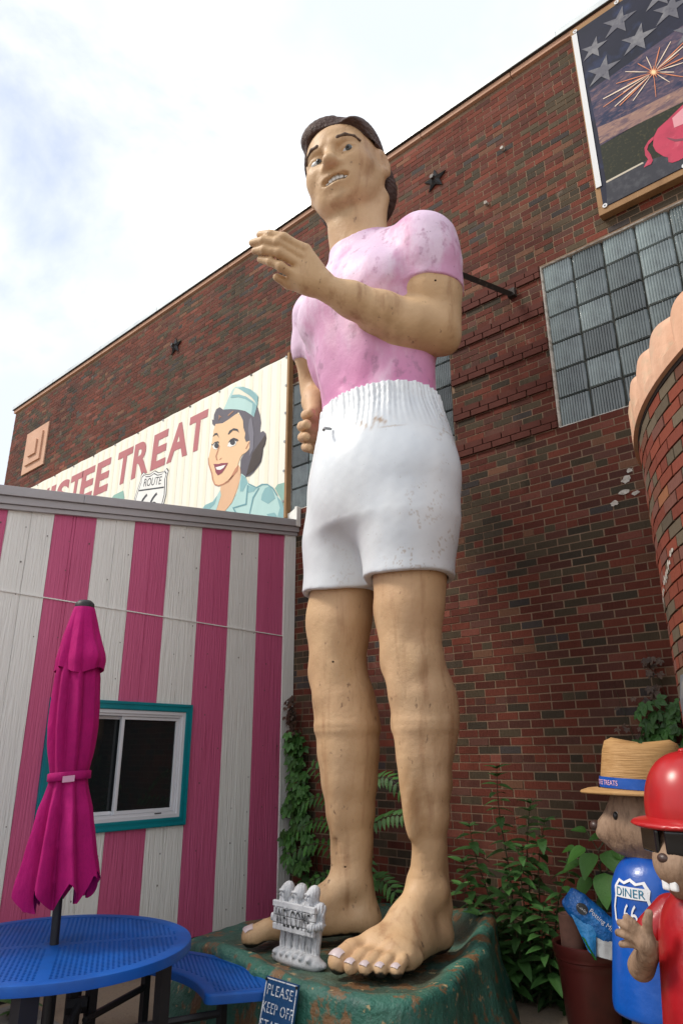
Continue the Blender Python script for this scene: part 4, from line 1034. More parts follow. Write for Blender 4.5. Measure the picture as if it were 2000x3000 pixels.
# ------------------------------------------------------------------ picnic table, bench, umbrella
TX, TY = -4.085, 2.238
table = thing('picnic_table', 'round blue perforated metal picnic table with a curved bench', 'table', (TX, TY, 0))
blue_t = mat('blue_plastic_coat', (.002, .085, .38), 0.46, 0.35, layers=[((.004, .06, .27), 3, .45, .7), ((.02, .13, .42), 6, .55, .8, (1, 1, 1), .5)], bump=[(120, .0006)])
leg_m = mat('black_powder_coat', (.012, .012, .014), 0.5, 0.45)
def perforated(inside, hole_ok, z, x0, x1, y0, y1, p, rot, hr_):
    """sheet of square cells; cells that may carry a hole get an octagonal one"""
    v = []; f = []; idx = {}
    def gv(i, j):
        if (i, j) not in idx: idx[(i, j)] = len(v); v.append((i*p, j*p, z))
        return idx[(i, j)]
    c, s = math.cos(rot), math.sin(rot)
    n = int(1.8/p)
    for i in range(-n, n):
        for j in range(-n, n):
            cx, cy = (i+.5)*p, (j+.5)*p; wx, wy = c*cx-s*cy, s*cx+c*cy
            if not inside(wx, wy, p*.72): continue
            q = [gv(i, j), gv(i+1, j), gv(i+1, j+1), gv(i, j+1)]
            if not hole_ok(wx, wy): f.append(tuple(q)); continue
            b = len(v)
            for k in range(8):
                a = math.pi/8+k*math.pi/4+math.pi
                v.append((cx+hr_*math.cos(a), cy+hr_*math.sin(a), z))
            for k in range(8):
                x_, y_, _ = v[b+k]; v.append((x_, y_, z-.012))
            f += [(b+k, b+(k+1) % 8, b+8+(k+1) % 8, b+8+k) for k in range(8)]
            # corners q0 (-,-) q1 (+,-) q2 (+,+) q3 (-,+); octagon starts at angle 202.5 deg
            o8 = [b+k for k in range(8)]
            f += [(q[0], o8[1], o8[0]), (q[0], q[1], o8[2], o8[1]), (q[1], o8[3], o8[2]), (q[1], q[2], o8[4], o8[3]), (q[2], o8[5], o8[4]), (q[2], q[3], o8[6], o8[5]), (q[3], o8[7], o8[6]), (q[3], q[0], o8[0], o8[7])]
    v = [(c*a-s*b, s*a+c*b, w) for a, b, w in v]
    return v, f
TRD = .742
seam = R_(-32)
def t_in(x, y, m): return math.hypot(x, y) < TRD-.035-m*.2
def t_hole(x, y):
    r = math.hypot(x, y); a = x*math.cos(seam)+y*math.sin(seam); b = -x*math.sin(seam)+y*math.cos(seam)
    return r < TRD-.085 and abs(a) > .030 and abs(b) > .030 and r > .09
v, f = perforated(t_in, t_hole, 0, 0, 0, 0, 0, .0255, seam, .0082)
v = [(TX+a, TY+b, .7565+c) for a, b, c in v]
m_ = MB(); m_.add(v, f); o = m_.build('table_top', blue_t, table)
n = 96; v = []; f = []
prof = [(TRD-.075, .7585), (TRD-.012, .7605), (TRD-.003, .757), (TRD, .748), (TRD, .712), (TRD-.012, .708), (TRD-.02, .735)]
m_ = MB(); m_.lathe(prof, (TX, TY, 0), n); o = m_.build('rim', blue_t, table); autosmooth(o, 50)
m_ = MB()                                                                        # stiffening seams
for k in range(2):
    a = seam+k*math.pi/2; c, s = math.cos(a), math.sin(a); L = TRD-.05; w = .012
    m_.add([(TX+c*x-s*y, TY+s*x+c*y, z) for x, y, z in box_v(-L, L, -w, w, .72, .7550)], BOXF)
m_.build('underframe', blue_t, table)
BI, BO, BZ = .835, 1.243, .46
def bench(c0, half):
    def b_in(x, y, m):
        r = math.hypot(x, y); a = math.atan2(y, x); d = (a-c0+math.pi) % (2*math.pi)-math.pi
        return BI+.025 < r < BO-.025 and abs(d) < half-.025/r
    def b_hole(x, y):
        r = math.hypot(x, y); a = math.atan2(y, x); d = (a-c0+math.pi) % (2*math.pi)-math.pi
        return BI+.07 < r < BO-.06 and abs(d) < half-.075/r
    v, f = perforated(b_in, b_hole, 0, 0, 0, 0, 0, .0255, seam, .0082)
    m_ = MB(); m_.add([(TX+a, TY+b, BZ-.003+c) for a, b, c in v], f); be = m_.build('bench_seat', blue_t, table)
    # rolled rim all round
    path = []
    rc = .06
    for k in range(41): a = c0-half+rc/BO+(2*half-2*rc/BO)*k/40; path.append((BO, a))
    cor = lambda rr, aa, sr, sa: None
    path2 = []
    for k in range(41): a = c0+half-rc/BI-(2*half-2*rc/BI)*k/40; path2.append((BI, a))
    pts = [(r*math.cos(a), r*math.sin(a)) for r, a in path]
    def corner(p_from, p_to, cpt):
        return [tuple((1-t)**2*np.array(p_from)+2*t*(1-t)*np.array(cpt)+t*t*np.array(p_to)) for t in np.linspace(0, 1, 7)[1:-1]]
    def pol(r, a): return (r*math.cos(a), r*math.sin(a))
    pts = [pol(r, a) for r, a in path]
    e1 = pol(BO-rc, c0+half); e2 = pol(BI+rc, c0+half)
    pts += corner(pts[-1], e1, pol(BO, c0+half))+[e1, e2]; q = [pol(r, a) for r, a in path2]
    pts += corner(e2, q[0], pol(BI, c0+half))+q
    e3 = pol(BI+rc, c0-half); e4 = pol(BO-rc, c0-half)
    pts += corner(q[-1], e3, pol(BI, c0-half))+[e3, e4]+corner(e4, pol(*path[0]), pol(BO, c0-half))
    pts = np.array(pts); N = len(pts)
    tan = np.roll(pts, -1, 0)-np.roll(pts, 1, 0); tan /= np.linalg.norm(tan, axis=1)[:, None]+1e-9; nor = np.c_[tan[:, 1], -tan[:, 0]]
    V = []; Fc = []
    pr = [(-.06, .0), (-.010, .002), (-.002, -.002), (0, -.010), (0, -.048), (-.010, -.052)]
    for i in range(N):
        for dn, dz in pr: V.append((TX+pts[i, 0]+nor[i, 0]*dn, TY+pts[i, 1]+nor[i, 1]*dn, BZ+dz))
    m = len(pr)
    for i in range(N):
        for k in range(m-1): a = i*m+k; b = ((i+1) % N)*m+k; Fc.append((a, a+1, b+1, b))
    o = put('bench_rim', mesh('bench_rim', V, Fc, mats=blue_t), be); autosmooth(o, 50)
    for da, rr in ((-half*.62, .98), (half*.62, .98)):
        a = c0+da; x, y = TX+rr*math.cos(a), TY+rr*math.sin(a)
        MB().box(x-.022, x+.022, y-.022, y+.022, 0, BZ-.01).build('bench_leg', leg_m, be)
        MB().tube([(x, y, .30), (TX+.35*math.cos(a), TY+.35*math.sin(a), .30)], .02, 6).build('bench_arm', leg_m, be)
bench(R_(91), R_(37)); bench(R_(211), R_(37)); bench(R_(331), R_(37))
for x, y, w in ((TX+.47, TY+.40, .030), (TX+.53, TY-.40, .045), (-4.386, 2.416, .026), (-4.345, 2.532, .026), (-4.290, 2.625, .026), (TX-.5, TY-.35, .03), (TX-.45, TY+.42, .03)):
    MB().box(x-w, x+w, y-w, y+w, 0, .715).build('leg', leg_m, table)
m_ = MB(); m_.tube([(-4.345, 2.50, .36), (-4.285, 2.60, .36)], .045, 6); m_.tube([(-4.30, 2.56, .37), (-4.12, 2.30, .12)], .028, 8); m_.build('brace', leg_m, table)

# umbrella
umb = thing('closed_umbrella', 'closed magenta patio umbrella standing through the blue table', 'umbrella', (TX, TY, 0))
fab_m = mat('magenta_canvas', (.40, .006, .135), 0.8, 0.2, layers=[((.29, .004, .10), 2.5, .45, .7), ((.47, .014, .175), 7, .5, .75, (1, 1, .4), .6), ((.20, .003, .085), 60, .5, .7, (1, 1, 1), .3)], bump=[(300, .0008), (14, .014, (1, 1, .25)), (5, .02, (1, 1, .5))])
lean = Vector((-.016, -.022, 1.0))
def ax(z): return Vector((TX, TY, .76))+lean*(z-.76)
mb = MB(); mb.tube([ax(z) for z in (.05, .76, 1.2)], .024, 14); o = mb.build('pole', leg_m, umb); autosmooth(o)
RZ = np.array([(2.625, .050), (2.60, .058), (2.50, .075), (2.40, .092), (2.30, .108), (2.20, .120), (2.05, .128), (1.90, .130), (1.75, .118), (1.66, .104), (1.62, .100), (1.57, .106), (1.45, .132), (1.30, .155), (1.15, .180), (1.05, .197), (.90, .21)])[::-1]
r = np.random.default_rng(9); pha = r.uniform(-.10, .10, 8); amp = r.uniform(.75, 1.25, 8)
def fold_r(th, z, k):
    """eight flattened pleats wrapped one way round the pole"""
    u = (th+.9*(z-1.6)*.25)/(2*math.pi)*8; i = int(math.floor(u)) % 8; fu = u-math.floor(u)+pha[i]*.5
    tri = 1-abs(2*min(max(fu, 0), 1)**1.6-1); s = tri**.7
    return 1+k*amp[i]*(s-.55)
NZ, NT = 84, 160; V = []; Fq = []
for j in range(NZ):
    t = j/(NZ-1); 
    for i in range(NT):
        th = 2*math.pi*i/NT
        u = (th+.9*(1.0-1.6)*.25)/(2*math.pi)*8; fu = u-math.floor(u); tri = 1-abs(2*fu-1)
        zb = .945+.135*(tri**1.2)+.03*math.sin(th+.6); z = zb+(2.36-zb)*t
        R = float(np.interp(z, RZ[:, 0], RZ[:, 1])); kk = .20 if 1.5 < z < 1.75 else (.34 if z < 1.5 else .26)
        k = float(np.interp(z, [1.0, 1.45, 1.62, 1.8, 2.4], [.55, .38, .16, .30, .22]))
        rr = R*fold_r(th, z, k)
        a = ax(z); V.append((a.x+rr*math.cos(th), a.y+rr*math.sin(th), z))
Fq = [(j*NT+i, j*NT+(i+1) % NT, (j+1)*NT+(i+1) % NT, (j+1)*NT+i) for j in range(NZ-1) for i in range(NT)]
o = put('canopy', mesh('canopy', V, Fq, True, mats=fab_m), umb)
V = []; NZ2 = 30
for j in range(NZ2):
    t = j/(NZ2-1)
    for i in range(NT):
        th = 2*math.pi*i/NT; bulge = max(0, math.cos(th-.25))**3
        zb = 2.235+.045*bulge*0+.02*math.sin(3*th); z = zb+(2.632-zb)*t
        R = float(np.interp(z, [2.2, 2.30, 2.45, 2.55, 2.62, 2.64], [.126, .124, .100, .078, .060, .052]))*(1+.30*bulge*math.exp(-((z-2.33)/.09)**2))
        k = float(np.interp(z, [2.2, 2.45, 2.64], [.24, .18, .03])); rr = R*fold_r(th+.2, z, k)+.006
        a = ax(z); V.append((a.x+rr*math.cos(th), a.y+rr*math.sin(th), z))
Fq = [(j*NT+i, j*NT+(i+1) % NT, (j+1)*NT+(i+1) % NT, (j+1)*NT+i) for j in range(NZ2-1) for i in range(NT)]
put('vent', mesh('vent', V, Fq, True, mats=fab_m), umb)
m_ = MB(); a = ax(2.63); m_.lathe([(.001, .052), (.038, .050), (.052, .038), (.058, .030), (.060, .010), (.060, .0), (.001, -.002)], (a.x, a.y, 2.627), 24); o = m_.build('finial', leg_m, umb); autosmooth(o)
V = []; NT2 = 64
for dz, dr in ((-.024, .010), (-.020, .016), (.020, .016), (.024, .010)):
    for i in range(NT2):
        th = 2*math.pi*i/NT2; z = 1.625+dz+.010*math.sin(th+1.0); a = ax(z); rr = .110*(1+.05*math.sin(4*th))+dr; V.append((a.x+rr*math.cos(th), a.y+rr*math.sin(th), z))
Fq = [(j*NT2+i, j*NT2+(i+1) % NT2, (j+1)*NT2+(i+1) % NT2, (j+1)*NT2+i) for j in range(3) for i in range(NT2)]
put('tie_strap', mesh('tie_strap', V, Fq, True, mats=fab_m), umb)
m_ = MB(); a = ax(1.615); d = (Vector((0, 0, 0))-Vector((a.x, a.y, 0))).normalized(); sd = Vector((-d.y, d.x, 0)); p = Vector((a.x, a.y, 1.612))+d*.134
m_.add([p-sd*.035+Vector((0, 0, -.018)), p+sd*.03+Vector((0, 0, -.012)), p+sd*.03+Vector((0, 0, .022)), p-sd*.035+Vector((0, 0, .016))], [(0, 1, 2, 3)]); m_.build('strap_tab', mat('pale_tab', (.55, .30, .42), .7), umb)
# flat print on the banner and the poster: outlines in wall coordinates (x, z)
BANNER_PRINT = [('coat', [(-6.184, 5.01),(-6.134, 5.052),(-6.003, 5.044),(-5.984, 4.68),(-6.052, 4.803)], 'teal2', 0),('hair', [(-7.347, 6.559),(-7.435, 6.635),(-7.517, 6.631),(-7.566, 6.556),(-7.567, 6.465),(-7.607, 6.492),(-7.59, 6.408),(-7.529, 6.349),(-7.476, 6.37),(-7.346, 6.326),(-7.204, 6.33),(-7.068, 6.385),(-7.001, 6.412),(-6.887, 6.235),(-6.862, 6.103),(-6.822, 6.005),(-6.834, 5.936),(-6.797, 5.87),(-6.682, 5.857),(-6.694, 5.783),(-6.739, 5.726),(-6.851, 5.676),(-6.897, 5.618),(-6.897, 5.499),(-6.883, 5.413),(-6.796, 5.331),(-6.699, 5.321),(-6.605, 5.359),(-6.529, 5.407),(-6.469, 5.47),(-6.444, 5.578),(-6.44, 5.658),(-6.395, 5.715),(-6.379, 5.791),(-6.395, 5.867),(-6.453, 5.927),(-6.499, 5.913),(-6.517, 5.954),(-6.502, 6.069),(-6.53, 6.2),(-6.595, 6.357),(-6.665, 6.444),(-7.329, 6.565)], 'hair', 1),('face', [(-7.512, 6.381),(-7.55, 6.29),(-7.559, 6.19),(-7.571, 6.117),(-7.583, 6.044),(-7.603, 5.962),(-7.627, 5.868),(-7.612, 5.763),(-7.567, 5.676),(-7.529, 5.591),(-7.496, 5.484),(-7.444, 5.397),(-7.361, 5.357),(-7.265, 5.35),(-7.146, 5.366),(-7.049, 5.423),(-6.971, 5.508),(-6.943, 5.583),(-6.906, 5.656),(-6.867, 5.692),(-6.785, 5.703),(-6.73, 5.734),(-6.686, 5.828),(-6.688, 5.859),(-6.795, 5.862),(-6.832, 5.935),(-6.82, 6.004),(-6.868, 6.105),(-6.884, 6.221),(-6.997, 6.385),(-7.066, 6.384),(-7.204, 6.355),(-7.345, 6.338)], 'skin', 2),('neck', [(-7.303, 5.36),(-7.312, 5.303),(-7.296, 5.18),(-7.348, 5.075),(-7.392, 4.985),(-7.182, 4.93),(-7.038, 5.023),(-6.935, 5.205),(-6.886, 5.32),(-6.888, 5.485),(-6.943, 5.56),(-7.051, 5.424),(-7.148, 5.367)], 'skin2', 1),('hat', [(-7.345, 6.564),(-7.168, 6.819),(-7.099, 6.852),(-6.956, 6.805),(-6.778, 6.699),(-6.638, 6.584),(-6.576, 6.498),(-6.578, 6.388),(-6.622, 6.28),(-6.65, 6.204),(-6.719, 6.264),(-6.842, 6.363),(-7.001, 6.443),(-7.181, 6.513)], 'aqua', 2),('hat_stripe', [(-7.151, 6.737),(-7.096, 6.831),(-7.023, 6.79),(-6.842, 6.659),(-6.681, 6.499),(-6.636, 6.42),(-6.838, 6.594),(-6.998, 6.688)], 'cream', 3),('hat_shade', [(-7.022, 6.802),(-6.916, 6.785),(-6.739, 6.671),(-6.577, 6.498),(-6.598, 6.369),(-6.635, 6.444),(-6.75, 6.574),(-6.893, 6.69)], 'teal', 4),('hat_shade', [(-6.694, 6.428),(-6.592, 6.367),(-6.627, 6.269),(-6.649, 6.209),(-6.71, 6.266),(-6.697, 6.343)], 'teal', 3),('hat_band', [(-7.191, 6.702),(-7.158, 6.736),(-6.996, 6.687),(-6.836, 6.592),(-6.695, 6.472),(-6.607, 6.372),(-6.597, 6.337),(-6.71, 6.446),(-6.851, 6.56),(-7.011, 6.65)], 'teal', 4),('coat', [(-7.72, 5.086),(-7.634, 5.132),(-7.474, 5.141),(-7.375, 5.211),(-7.311, 5.278),(-7.286, 5.189),(-7.337, 5.072),(-7.381, 4.982)], 'aqua', 2),('coat', [(-7.179, 4.917),(-7.036, 5.01),(-6.93, 5.157),(-6.865, 5.407),(-6.779, 5.337),(-6.707, 5.214),(-6.543, 5.114),(-6.435, 5.131),(-6.327, 5.102),(-6.218, 5.018),(-6.14, 4.9),(-6.049, 4.802),(-5.995, 4.682),(-5.976, 4.541),(-6.566, 4.686),(-7.175, 4.859)], 'aqua', 2),('coat_shade', [(-6.426, 4.983),(-6.369, 5.057),(-6.279, 5.067),(-6.215, 4.984),(-6.166, 4.863),(-6.298, 4.819),(-6.438, 4.908)], 'teal', 3),('coat_shade', [(-6.879, 5.282),(-6.853, 5.386),(-6.776, 5.324),(-6.721, 5.217),(-6.752, 5.202),(-6.812, 5.126),(-6.878, 5.143)], 'teal', 3),('coat_shade', [(-6.138, 4.888),(-6.047, 4.79),(-5.993, 4.671),(-5.979, 4.552),(-6.113, 4.603),(-6.073, 4.711)], 'teal', 3),('coat_shade', [(-6.72, 5.194),(-6.541, 5.101),(-6.586, 5.068),(-6.705, 5.076)], 'teal', 3),('coat_shade', [(-6.322, 4.684),(-6.173, 4.671),(-6.113, 4.603),(-6.275, 4.63)], 'teal', 3),('coat_shade', [(-7.649, 5.123),(-7.454, 5.135),(-7.372, 5.198),(-7.415, 5.09),(-7.533, 5.029),(-7.68, 5.07)], 'teal', 3),('lapel_line', [(-6.731, 5.196),(-6.705, 5.189),(-6.725, 4.911),(-6.984, 4.922),(-6.93, 4.847),(-6.963, 4.855),(-7.019, 4.942),(-6.75, 4.934)], 'teal3', 4),('coat_seam', [(-6.5, 5.096),(-6.479, 5.085),(-6.586, 4.972),(-6.648, 4.759),(-6.667, 4.763),(-6.611, 4.99)], 'teal3', 4),('shoulder_line', [(-6.703, 5.218),(-6.54, 5.12),(-6.432, 5.138),(-6.324, 5.109),(-6.208, 5.023),(-6.129, 4.902),(-6.144, 4.894),(-6.222, 5.009),(-6.326, 5.092),(-6.423, 5.115),(-6.536, 5.1),(-6.705, 5.199)], 'teal3', 4),('lips', [(-7.496, 5.729),(-7.377, 5.695),(-7.324, 5.692),(-7.164, 5.652),(-7.228, 5.579),(-7.293, 5.531),(-7.38, 5.518),(-7.434, 5.576),(-7.463, 5.658)], 'lip', 4),('teeth', [(-7.44, 5.66),(-7.354, 5.651),(-7.213, 5.635),(-7.262, 5.6),(-7.331, 5.589),(-7.413, 5.616)], 'white', 5),('eye', [(-7.559, 6.049),(-7.517, 6.074),(-7.425, 6.055),(-7.398, 5.987),(-7.448, 5.943),(-7.518, 5.977)], 'white', 4),('eye', [(-7.202, 5.92),(-7.172, 5.979),(-7.087, 5.995),(-6.994, 5.942),(-7.027, 5.885),(-7.13, 5.889)], 'white', 4),('pupil', [(-7.398, 5.992),(-7.404, 5.973),(-7.422, 5.963),(-7.448, 5.965),(-7.475, 5.979),(-7.497, 6.001),(-7.506, 6.025),(-7.5, 6.045),(-7.482, 6.055),(-7.456, 6.053),(-7.428, 6.039),(-7.407, 6.017)], 'dark', 5),('pupil', [(-7.027, 5.931),(-7.033, 5.91),(-7.054, 5.901),(-7.083, 5.904),(-7.113, 5.919),(-7.137, 5.943),(-7.146, 5.968),(-7.14, 5.988),(-7.119, 5.998),(-7.09, 5.995),(-7.06, 5.979),(-7.037, 5.956)], 'dark', 5),('lash', [(-7.587, 6.082),(-7.539, 6.054),(-7.496, 6.081),(-7.414, 6.068),(-7.399, 6.038),(-7.494, 6.063),(-7.55, 6.037)], 'dark', 6),('lash', [(-7.185, 5.969),(-7.136, 6.01),(-7.067, 6.013),(-6.978, 5.964),(-6.959, 5.936),(-7.011, 5.942),(-7.073, 5.986),(-7.133, 5.981)], 'dark', 6),('brow', [(-7.56, 6.183),(-7.518, 6.227),(-7.457, 6.218),(-7.4, 6.113),(-7.458, 6.185),(-7.51, 6.196)], 'dark', 4),('brow', [(-7.208, 6.115),(-7.171, 6.159),(-7.082, 6.171),(-6.993, 6.129),(-6.954, 6.058),(-7.017, 6.109),(-7.097, 6.141),(-7.181, 6.104)], 'dark', 4),('nose_line', [(-7.399, 5.999),(-7.431, 5.909),(-7.465, 5.844),(-7.441, 5.775),(-7.391, 5.758),(-7.42, 5.781),(-7.439, 5.836),(-7.409, 5.902),(-7.383, 5.982)], 'line', 4),('nostril', [(-7.366, 5.768),(-7.317, 5.778),(-7.323, 5.763),(-7.361, 5.754)], 'line', 4),('chin_line', [(-7.625, 5.867),(-7.636, 5.87),(-7.622, 5.759),(-7.54, 5.593),(-7.507, 5.484),(-7.448, 5.388),(-7.358, 5.346),(-7.259, 5.338),(-7.135, 5.353),(-7.03, 5.417),(-7.047, 5.428),(-7.148, 5.375),(-7.264, 5.359),(-7.355, 5.363),(-7.433, 5.4),(-7.479, 5.479),(-7.513, 5.592),(-7.597, 5.758)], 'line', 3),('cheek_shade', [(-7.003, 5.516),(-6.939, 5.558),(-6.95, 5.466),(-7.095, 5.387),(-7.211, 5.347),(-7.097, 5.411)], 'line', 3),('ear_line', [(-6.801, 5.761),(-6.732, 5.842),(-6.72, 5.832),(-6.784, 5.75)], 'line', 4),('hair_curl', [(-7.448, 6.515),(-7.35, 6.429),(-7.407, 6.462),(-7.449, 6.411),(-7.44, 6.46)], 'brown', 3),('hair_curl', [(-7.243, 6.431),(-7.122, 6.466),(-7.095, 6.45),(-7.206, 6.412)], 'brown', 3),('hair_dark', [(-6.65, 5.651),(-6.543, 5.736),(-6.466, 5.794),(-6.406, 5.846),(-6.388, 5.793),(-6.4, 5.715),(-6.444, 5.659),(-6.448, 5.578),(-6.482, 5.473),(-6.603, 5.38),(-6.761, 5.343),(-6.72, 5.472)], 'hair2', 3),('hair_light', [(-6.747, 6.199),(-6.699, 6.22),(-6.634, 5.943),(-6.637, 5.706),(-6.712, 5.61),(-6.718, 5.85),(-6.763, 6.045)], 'hair3', 3)]
POSTER_PRINT = [('clouds', [(-1.557, 8.206),(-0.622, 8.3),(0.297, 8.341),(0.126, 7.445),(-0.763, 7.409),(-1.234, 7.469),(-1.538, 7.457)], 'purple', 1),('cloud_glow', [(-1.537, 7.693),(-1.21, 7.634),(-0.733, 7.598),(0.103, 7.694),(0.062, 7.478),(-0.76, 7.428),(-1.126, 7.459),(-1.54, 7.482)], 'peachcloud', 2),('trees', [(-1.538, 7.454),(-1.126, 7.458),(-0.76, 7.426),(0.122, 7.423),(-0.017, 6.691),(-0.842, 6.909),(-1.191, 7.005),(-1.539, 7.005)], 'trees', 3),('road', [(-1.539, 7.005),(-1.191, 7.005),(-0.842, 6.909),(-0.017, 6.691),(-0.102, 6.242),(-1.575, 6.63)], 'road', 3),('road_line', [(-1.539, 7.004),(-1.191, 7.004),(-1.18, 6.985),(-1.537, 6.981)], 'line_w', 4),('red_curve', [(-1.552, 6.655),(-1.257, 6.669),(-0.88, 6.667),(-0.017, 6.69),(-0.032, 6.608),(-0.887, 6.617),(-1.181, 6.598)], 'red', 4),('elephant', [(-0.763, 7.397),(-0.824, 7.368),(-0.917, 7.32),(-1.009, 7.283),(-1.058, 7.213),(-1.077, 7.121),(-1.062, 7.041),(-1.008, 6.945),(-0.975, 6.91),(-0.979, 6.856),(-0.95, 6.828),(-0.894, 6.817),(-0.855, 6.82),(-0.716, 6.817),(-0.717, 6.907),(-0.53, 6.893),(-0.513, 6.814),(-0.38, 6.803),(-0.255, 7.091),(-0.223, 7.311),(-0.382, 7.491),(-0.584, 7.472)], 'pink', 5),('elephant_fold', [(-0.953, 7.135),(-0.888, 7.064),(-0.821, 7.027),(-0.826, 7.002),(-0.892, 7.038),(-0.941, 7.103)], 'pink2', 6),('elephant_shine', [(-0.875, 7.311),(-0.769, 7.359),(-0.728, 7.338),(-0.797, 7.182),(-0.876, 7.194)], 'pink3', 6),('tail', [(-1.057, 7.222),(-1.108, 7.201),(-1.151, 7.149),(-1.157, 7.06),(-1.139, 7.001),(-1.169, 6.963),(-1.189, 6.934),(-1.147, 6.934),(-1.122, 6.931),(-1.101, 6.963),(-1.11, 7.038),(-1.132, 7.112),(-1.113, 7.157),(-1.064, 7.187)], 'pink', 6),('spark', [(-0.976, 7.983),(-1.09, 8.087),(-1.19, 8.171),(-1.191, 8.164),(-1.092, 8.076),(-0.976, 7.98)], 'spark_w', 5),('spark', [(-0.988, 7.974),(-1.152, 8.042),(-1.292, 8.093),(-1.292, 8.086),(-1.151, 8.029),(-0.988, 7.97)], 'spark_o', 5),('spark', [(-1.004, 7.964),(-1.237, 7.99),(-1.437, 8.003),(-1.435, 7.992),(-1.234, 7.972),(-1.004, 7.96)], 'spark_w', 5),('spark', [(-1.006, 7.952),(-1.245, 7.928),(-1.45, 7.901),(-1.448, 7.894),(-1.242, 7.916),(-1.005, 7.948)], 'spark_o', 5),('spark', [(-0.995, 7.943),(-1.185, 7.884),(-1.344, 7.826),(-1.341, 7.817),(-1.179, 7.869),(-0.993, 7.939)], 'spark_w', 5),('spark', [(-0.99, 7.94),(-1.159, 7.871),(-1.3, 7.803),(-1.296, 7.794),(-1.153, 7.855),(-0.988, 7.936)], 'spark_o', 5),('spark', [(-0.975, 7.936),(-1.084, 7.846),(-1.174, 7.766),(-1.171, 7.759),(-1.079, 7.835),(-0.974, 7.932)], 'spark_w', 5),('spark', [(-0.952, 7.921),(-0.965, 7.775),(-0.973, 7.653),(-0.969, 7.651),(-0.958, 7.771),(-0.949, 7.919)], 'spark_o', 5),('spark', [(-0.934, 7.928),(-0.881, 7.816),(-0.834, 7.728),(-0.831, 7.731),(-0.875, 7.822),(-0.933, 7.93)], 'spark_w', 5),('spark', [(-0.919, 7.924),(-0.808, 7.795),(-0.716, 7.697),(-0.714, 7.703),(-0.805, 7.806),(-0.919, 7.927)], 'spark_o', 5),('spark', [(-0.916, 7.943),(-0.791, 7.892),(-0.689, 7.858),(-0.69, 7.866),(-0.791, 7.906),(-0.916, 7.947)], 'spark_w', 5),('spark', [(-0.918, 7.959),(-0.802, 7.972),(-0.709, 7.988),(-0.71, 7.995),(-0.805, 7.984),(-0.919, 7.963)], 'spark_o', 5),('spark', [(-0.923, 7.984),(-0.827, 8.093),(-0.75, 8.19),(-0.754, 8.197),(-0.833, 8.105),(-0.925, 7.987)], 'spark_w', 5),('spark', [(-0.935, 7.985),(-0.886, 8.1),(-0.85, 8.203),(-0.855, 8.209),(-0.895, 8.112),(-0.937, 7.988)], 'spark_o', 5),('spark', [(-0.951, 7.984),(-0.964, 8.095),(-0.979, 8.19),(-0.984, 8.191),(-0.972, 8.097),(-0.953, 7.985)], 'spark_w', 5),('spark', [(-0.961, 7.983),(-1.016, 8.09),(-1.065, 8.176),(-1.069, 8.171),(-1.022, 8.082),(-0.963, 7.981)], 'spark_o', 5),('spark', [(-0.912, 7.966),(-0.771, 8.003),(-0.659, 8.043),(-0.662, 8.053),(-0.776, 8.021),(-0.913, 7.97)], 'spark_w', 5),('spark', [(-0.906, 7.949),(-0.743, 7.918),(-0.612, 7.902),(-0.613, 7.911),(-0.745, 7.934),(-0.907, 7.953)], 'spark_o', 5),('spark', [(-0.983, 7.956),(-1.124, 7.949),(-1.243, 7.936),(-1.241, 7.928),(-1.121, 7.935),(-0.982, 7.952)], 'spark_w', 5),('spark', [(-0.977, 7.964),(-1.096, 7.987),(-1.196, 8.001),(-1.195, 7.993),(-1.094, 7.974),(-0.977, 7.96)], 'spark_o', 5),('spark', [(-0.927, 7.938),(-0.847, 7.866),(-0.78, 7.812),(-0.779, 7.819),(-0.845, 7.877),(-0.927, 7.941)], 'spark_w', 5),('spark', [(-0.906, 7.973),(-0.743, 8.041),(-0.613, 8.103),(-0.615, 8.111),(-0.748, 8.055),(-0.908, 7.977)], 'spark_o', 5),('burst', [(-0.888, 7.905),(-0.926, 7.928),(-0.902, 7.874),(-0.934, 7.92),(-0.927, 7.865),(-0.946, 7.921),(-0.959, 7.879),(-0.958, 7.931),(-0.987, 7.915),(-0.968, 7.948),(-1.005, 7.961),(-0.972, 7.967),(-1.008, 8.006),(-0.97, 7.983),(-0.994, 8.037),(-0.961, 7.991),(-0.968, 8.047),(-0.949, 7.99),(-0.936, 8.031),(-0.937, 7.979),(-0.908, 7.996),(-0.927, 7.962),(-0.89, 7.95),(-0.923, 7.944)], 'spark_o', 6),('burst', [(-0.917, 7.928),(-0.934, 7.937),(-0.924, 7.912),(-0.939, 7.932),(-0.937, 7.907),(-0.946, 7.933),(-0.953, 7.915),(-0.954, 7.939),(-0.967, 7.933),(-0.959, 7.949),(-0.976, 7.956),(-0.962, 7.96),(-0.978, 7.979),(-0.96, 7.97),(-0.971, 7.995),(-0.956, 7.975),(-0.958, 8.0),(-0.948, 7.974),(-0.942, 7.992),(-0.941, 7.968),(-0.927, 7.974),(-0.935, 7.958),(-0.918, 7.951),(-0.933, 7.946)], 'spark_y', 7)]
POSTER_STARS = [(-1.445, 8.714), (-1.165, 8.849), (-1.025, 8.475), (-1.395, 8.357), (-0.696, 8.589), (-0.567, 8.194), (-0.756, 8.849)]
def flat(name, pts, y, m, parent):
    a = sum(p[0]*q[1]-q[0]*p[1] for p, q in zip(pts, pts[1:]+pts[:1]))
    if a < 0: pts = pts[::-1]
    me = mesh(name, [(x, y, z) for x, z in pts], [tuple(range(len(pts)))], mats=m)
    return put(name, me, parent)
def cloth(name, c, dark=.85, rough=.55):
    return mat(name, c, rough, 0.3, layers=[(tuple(q*dark for q in c), 1.4, .45, .75, (2.2, 1, .25), .6)], bump=[(1.2, .02, (2.0, 1, .5))])
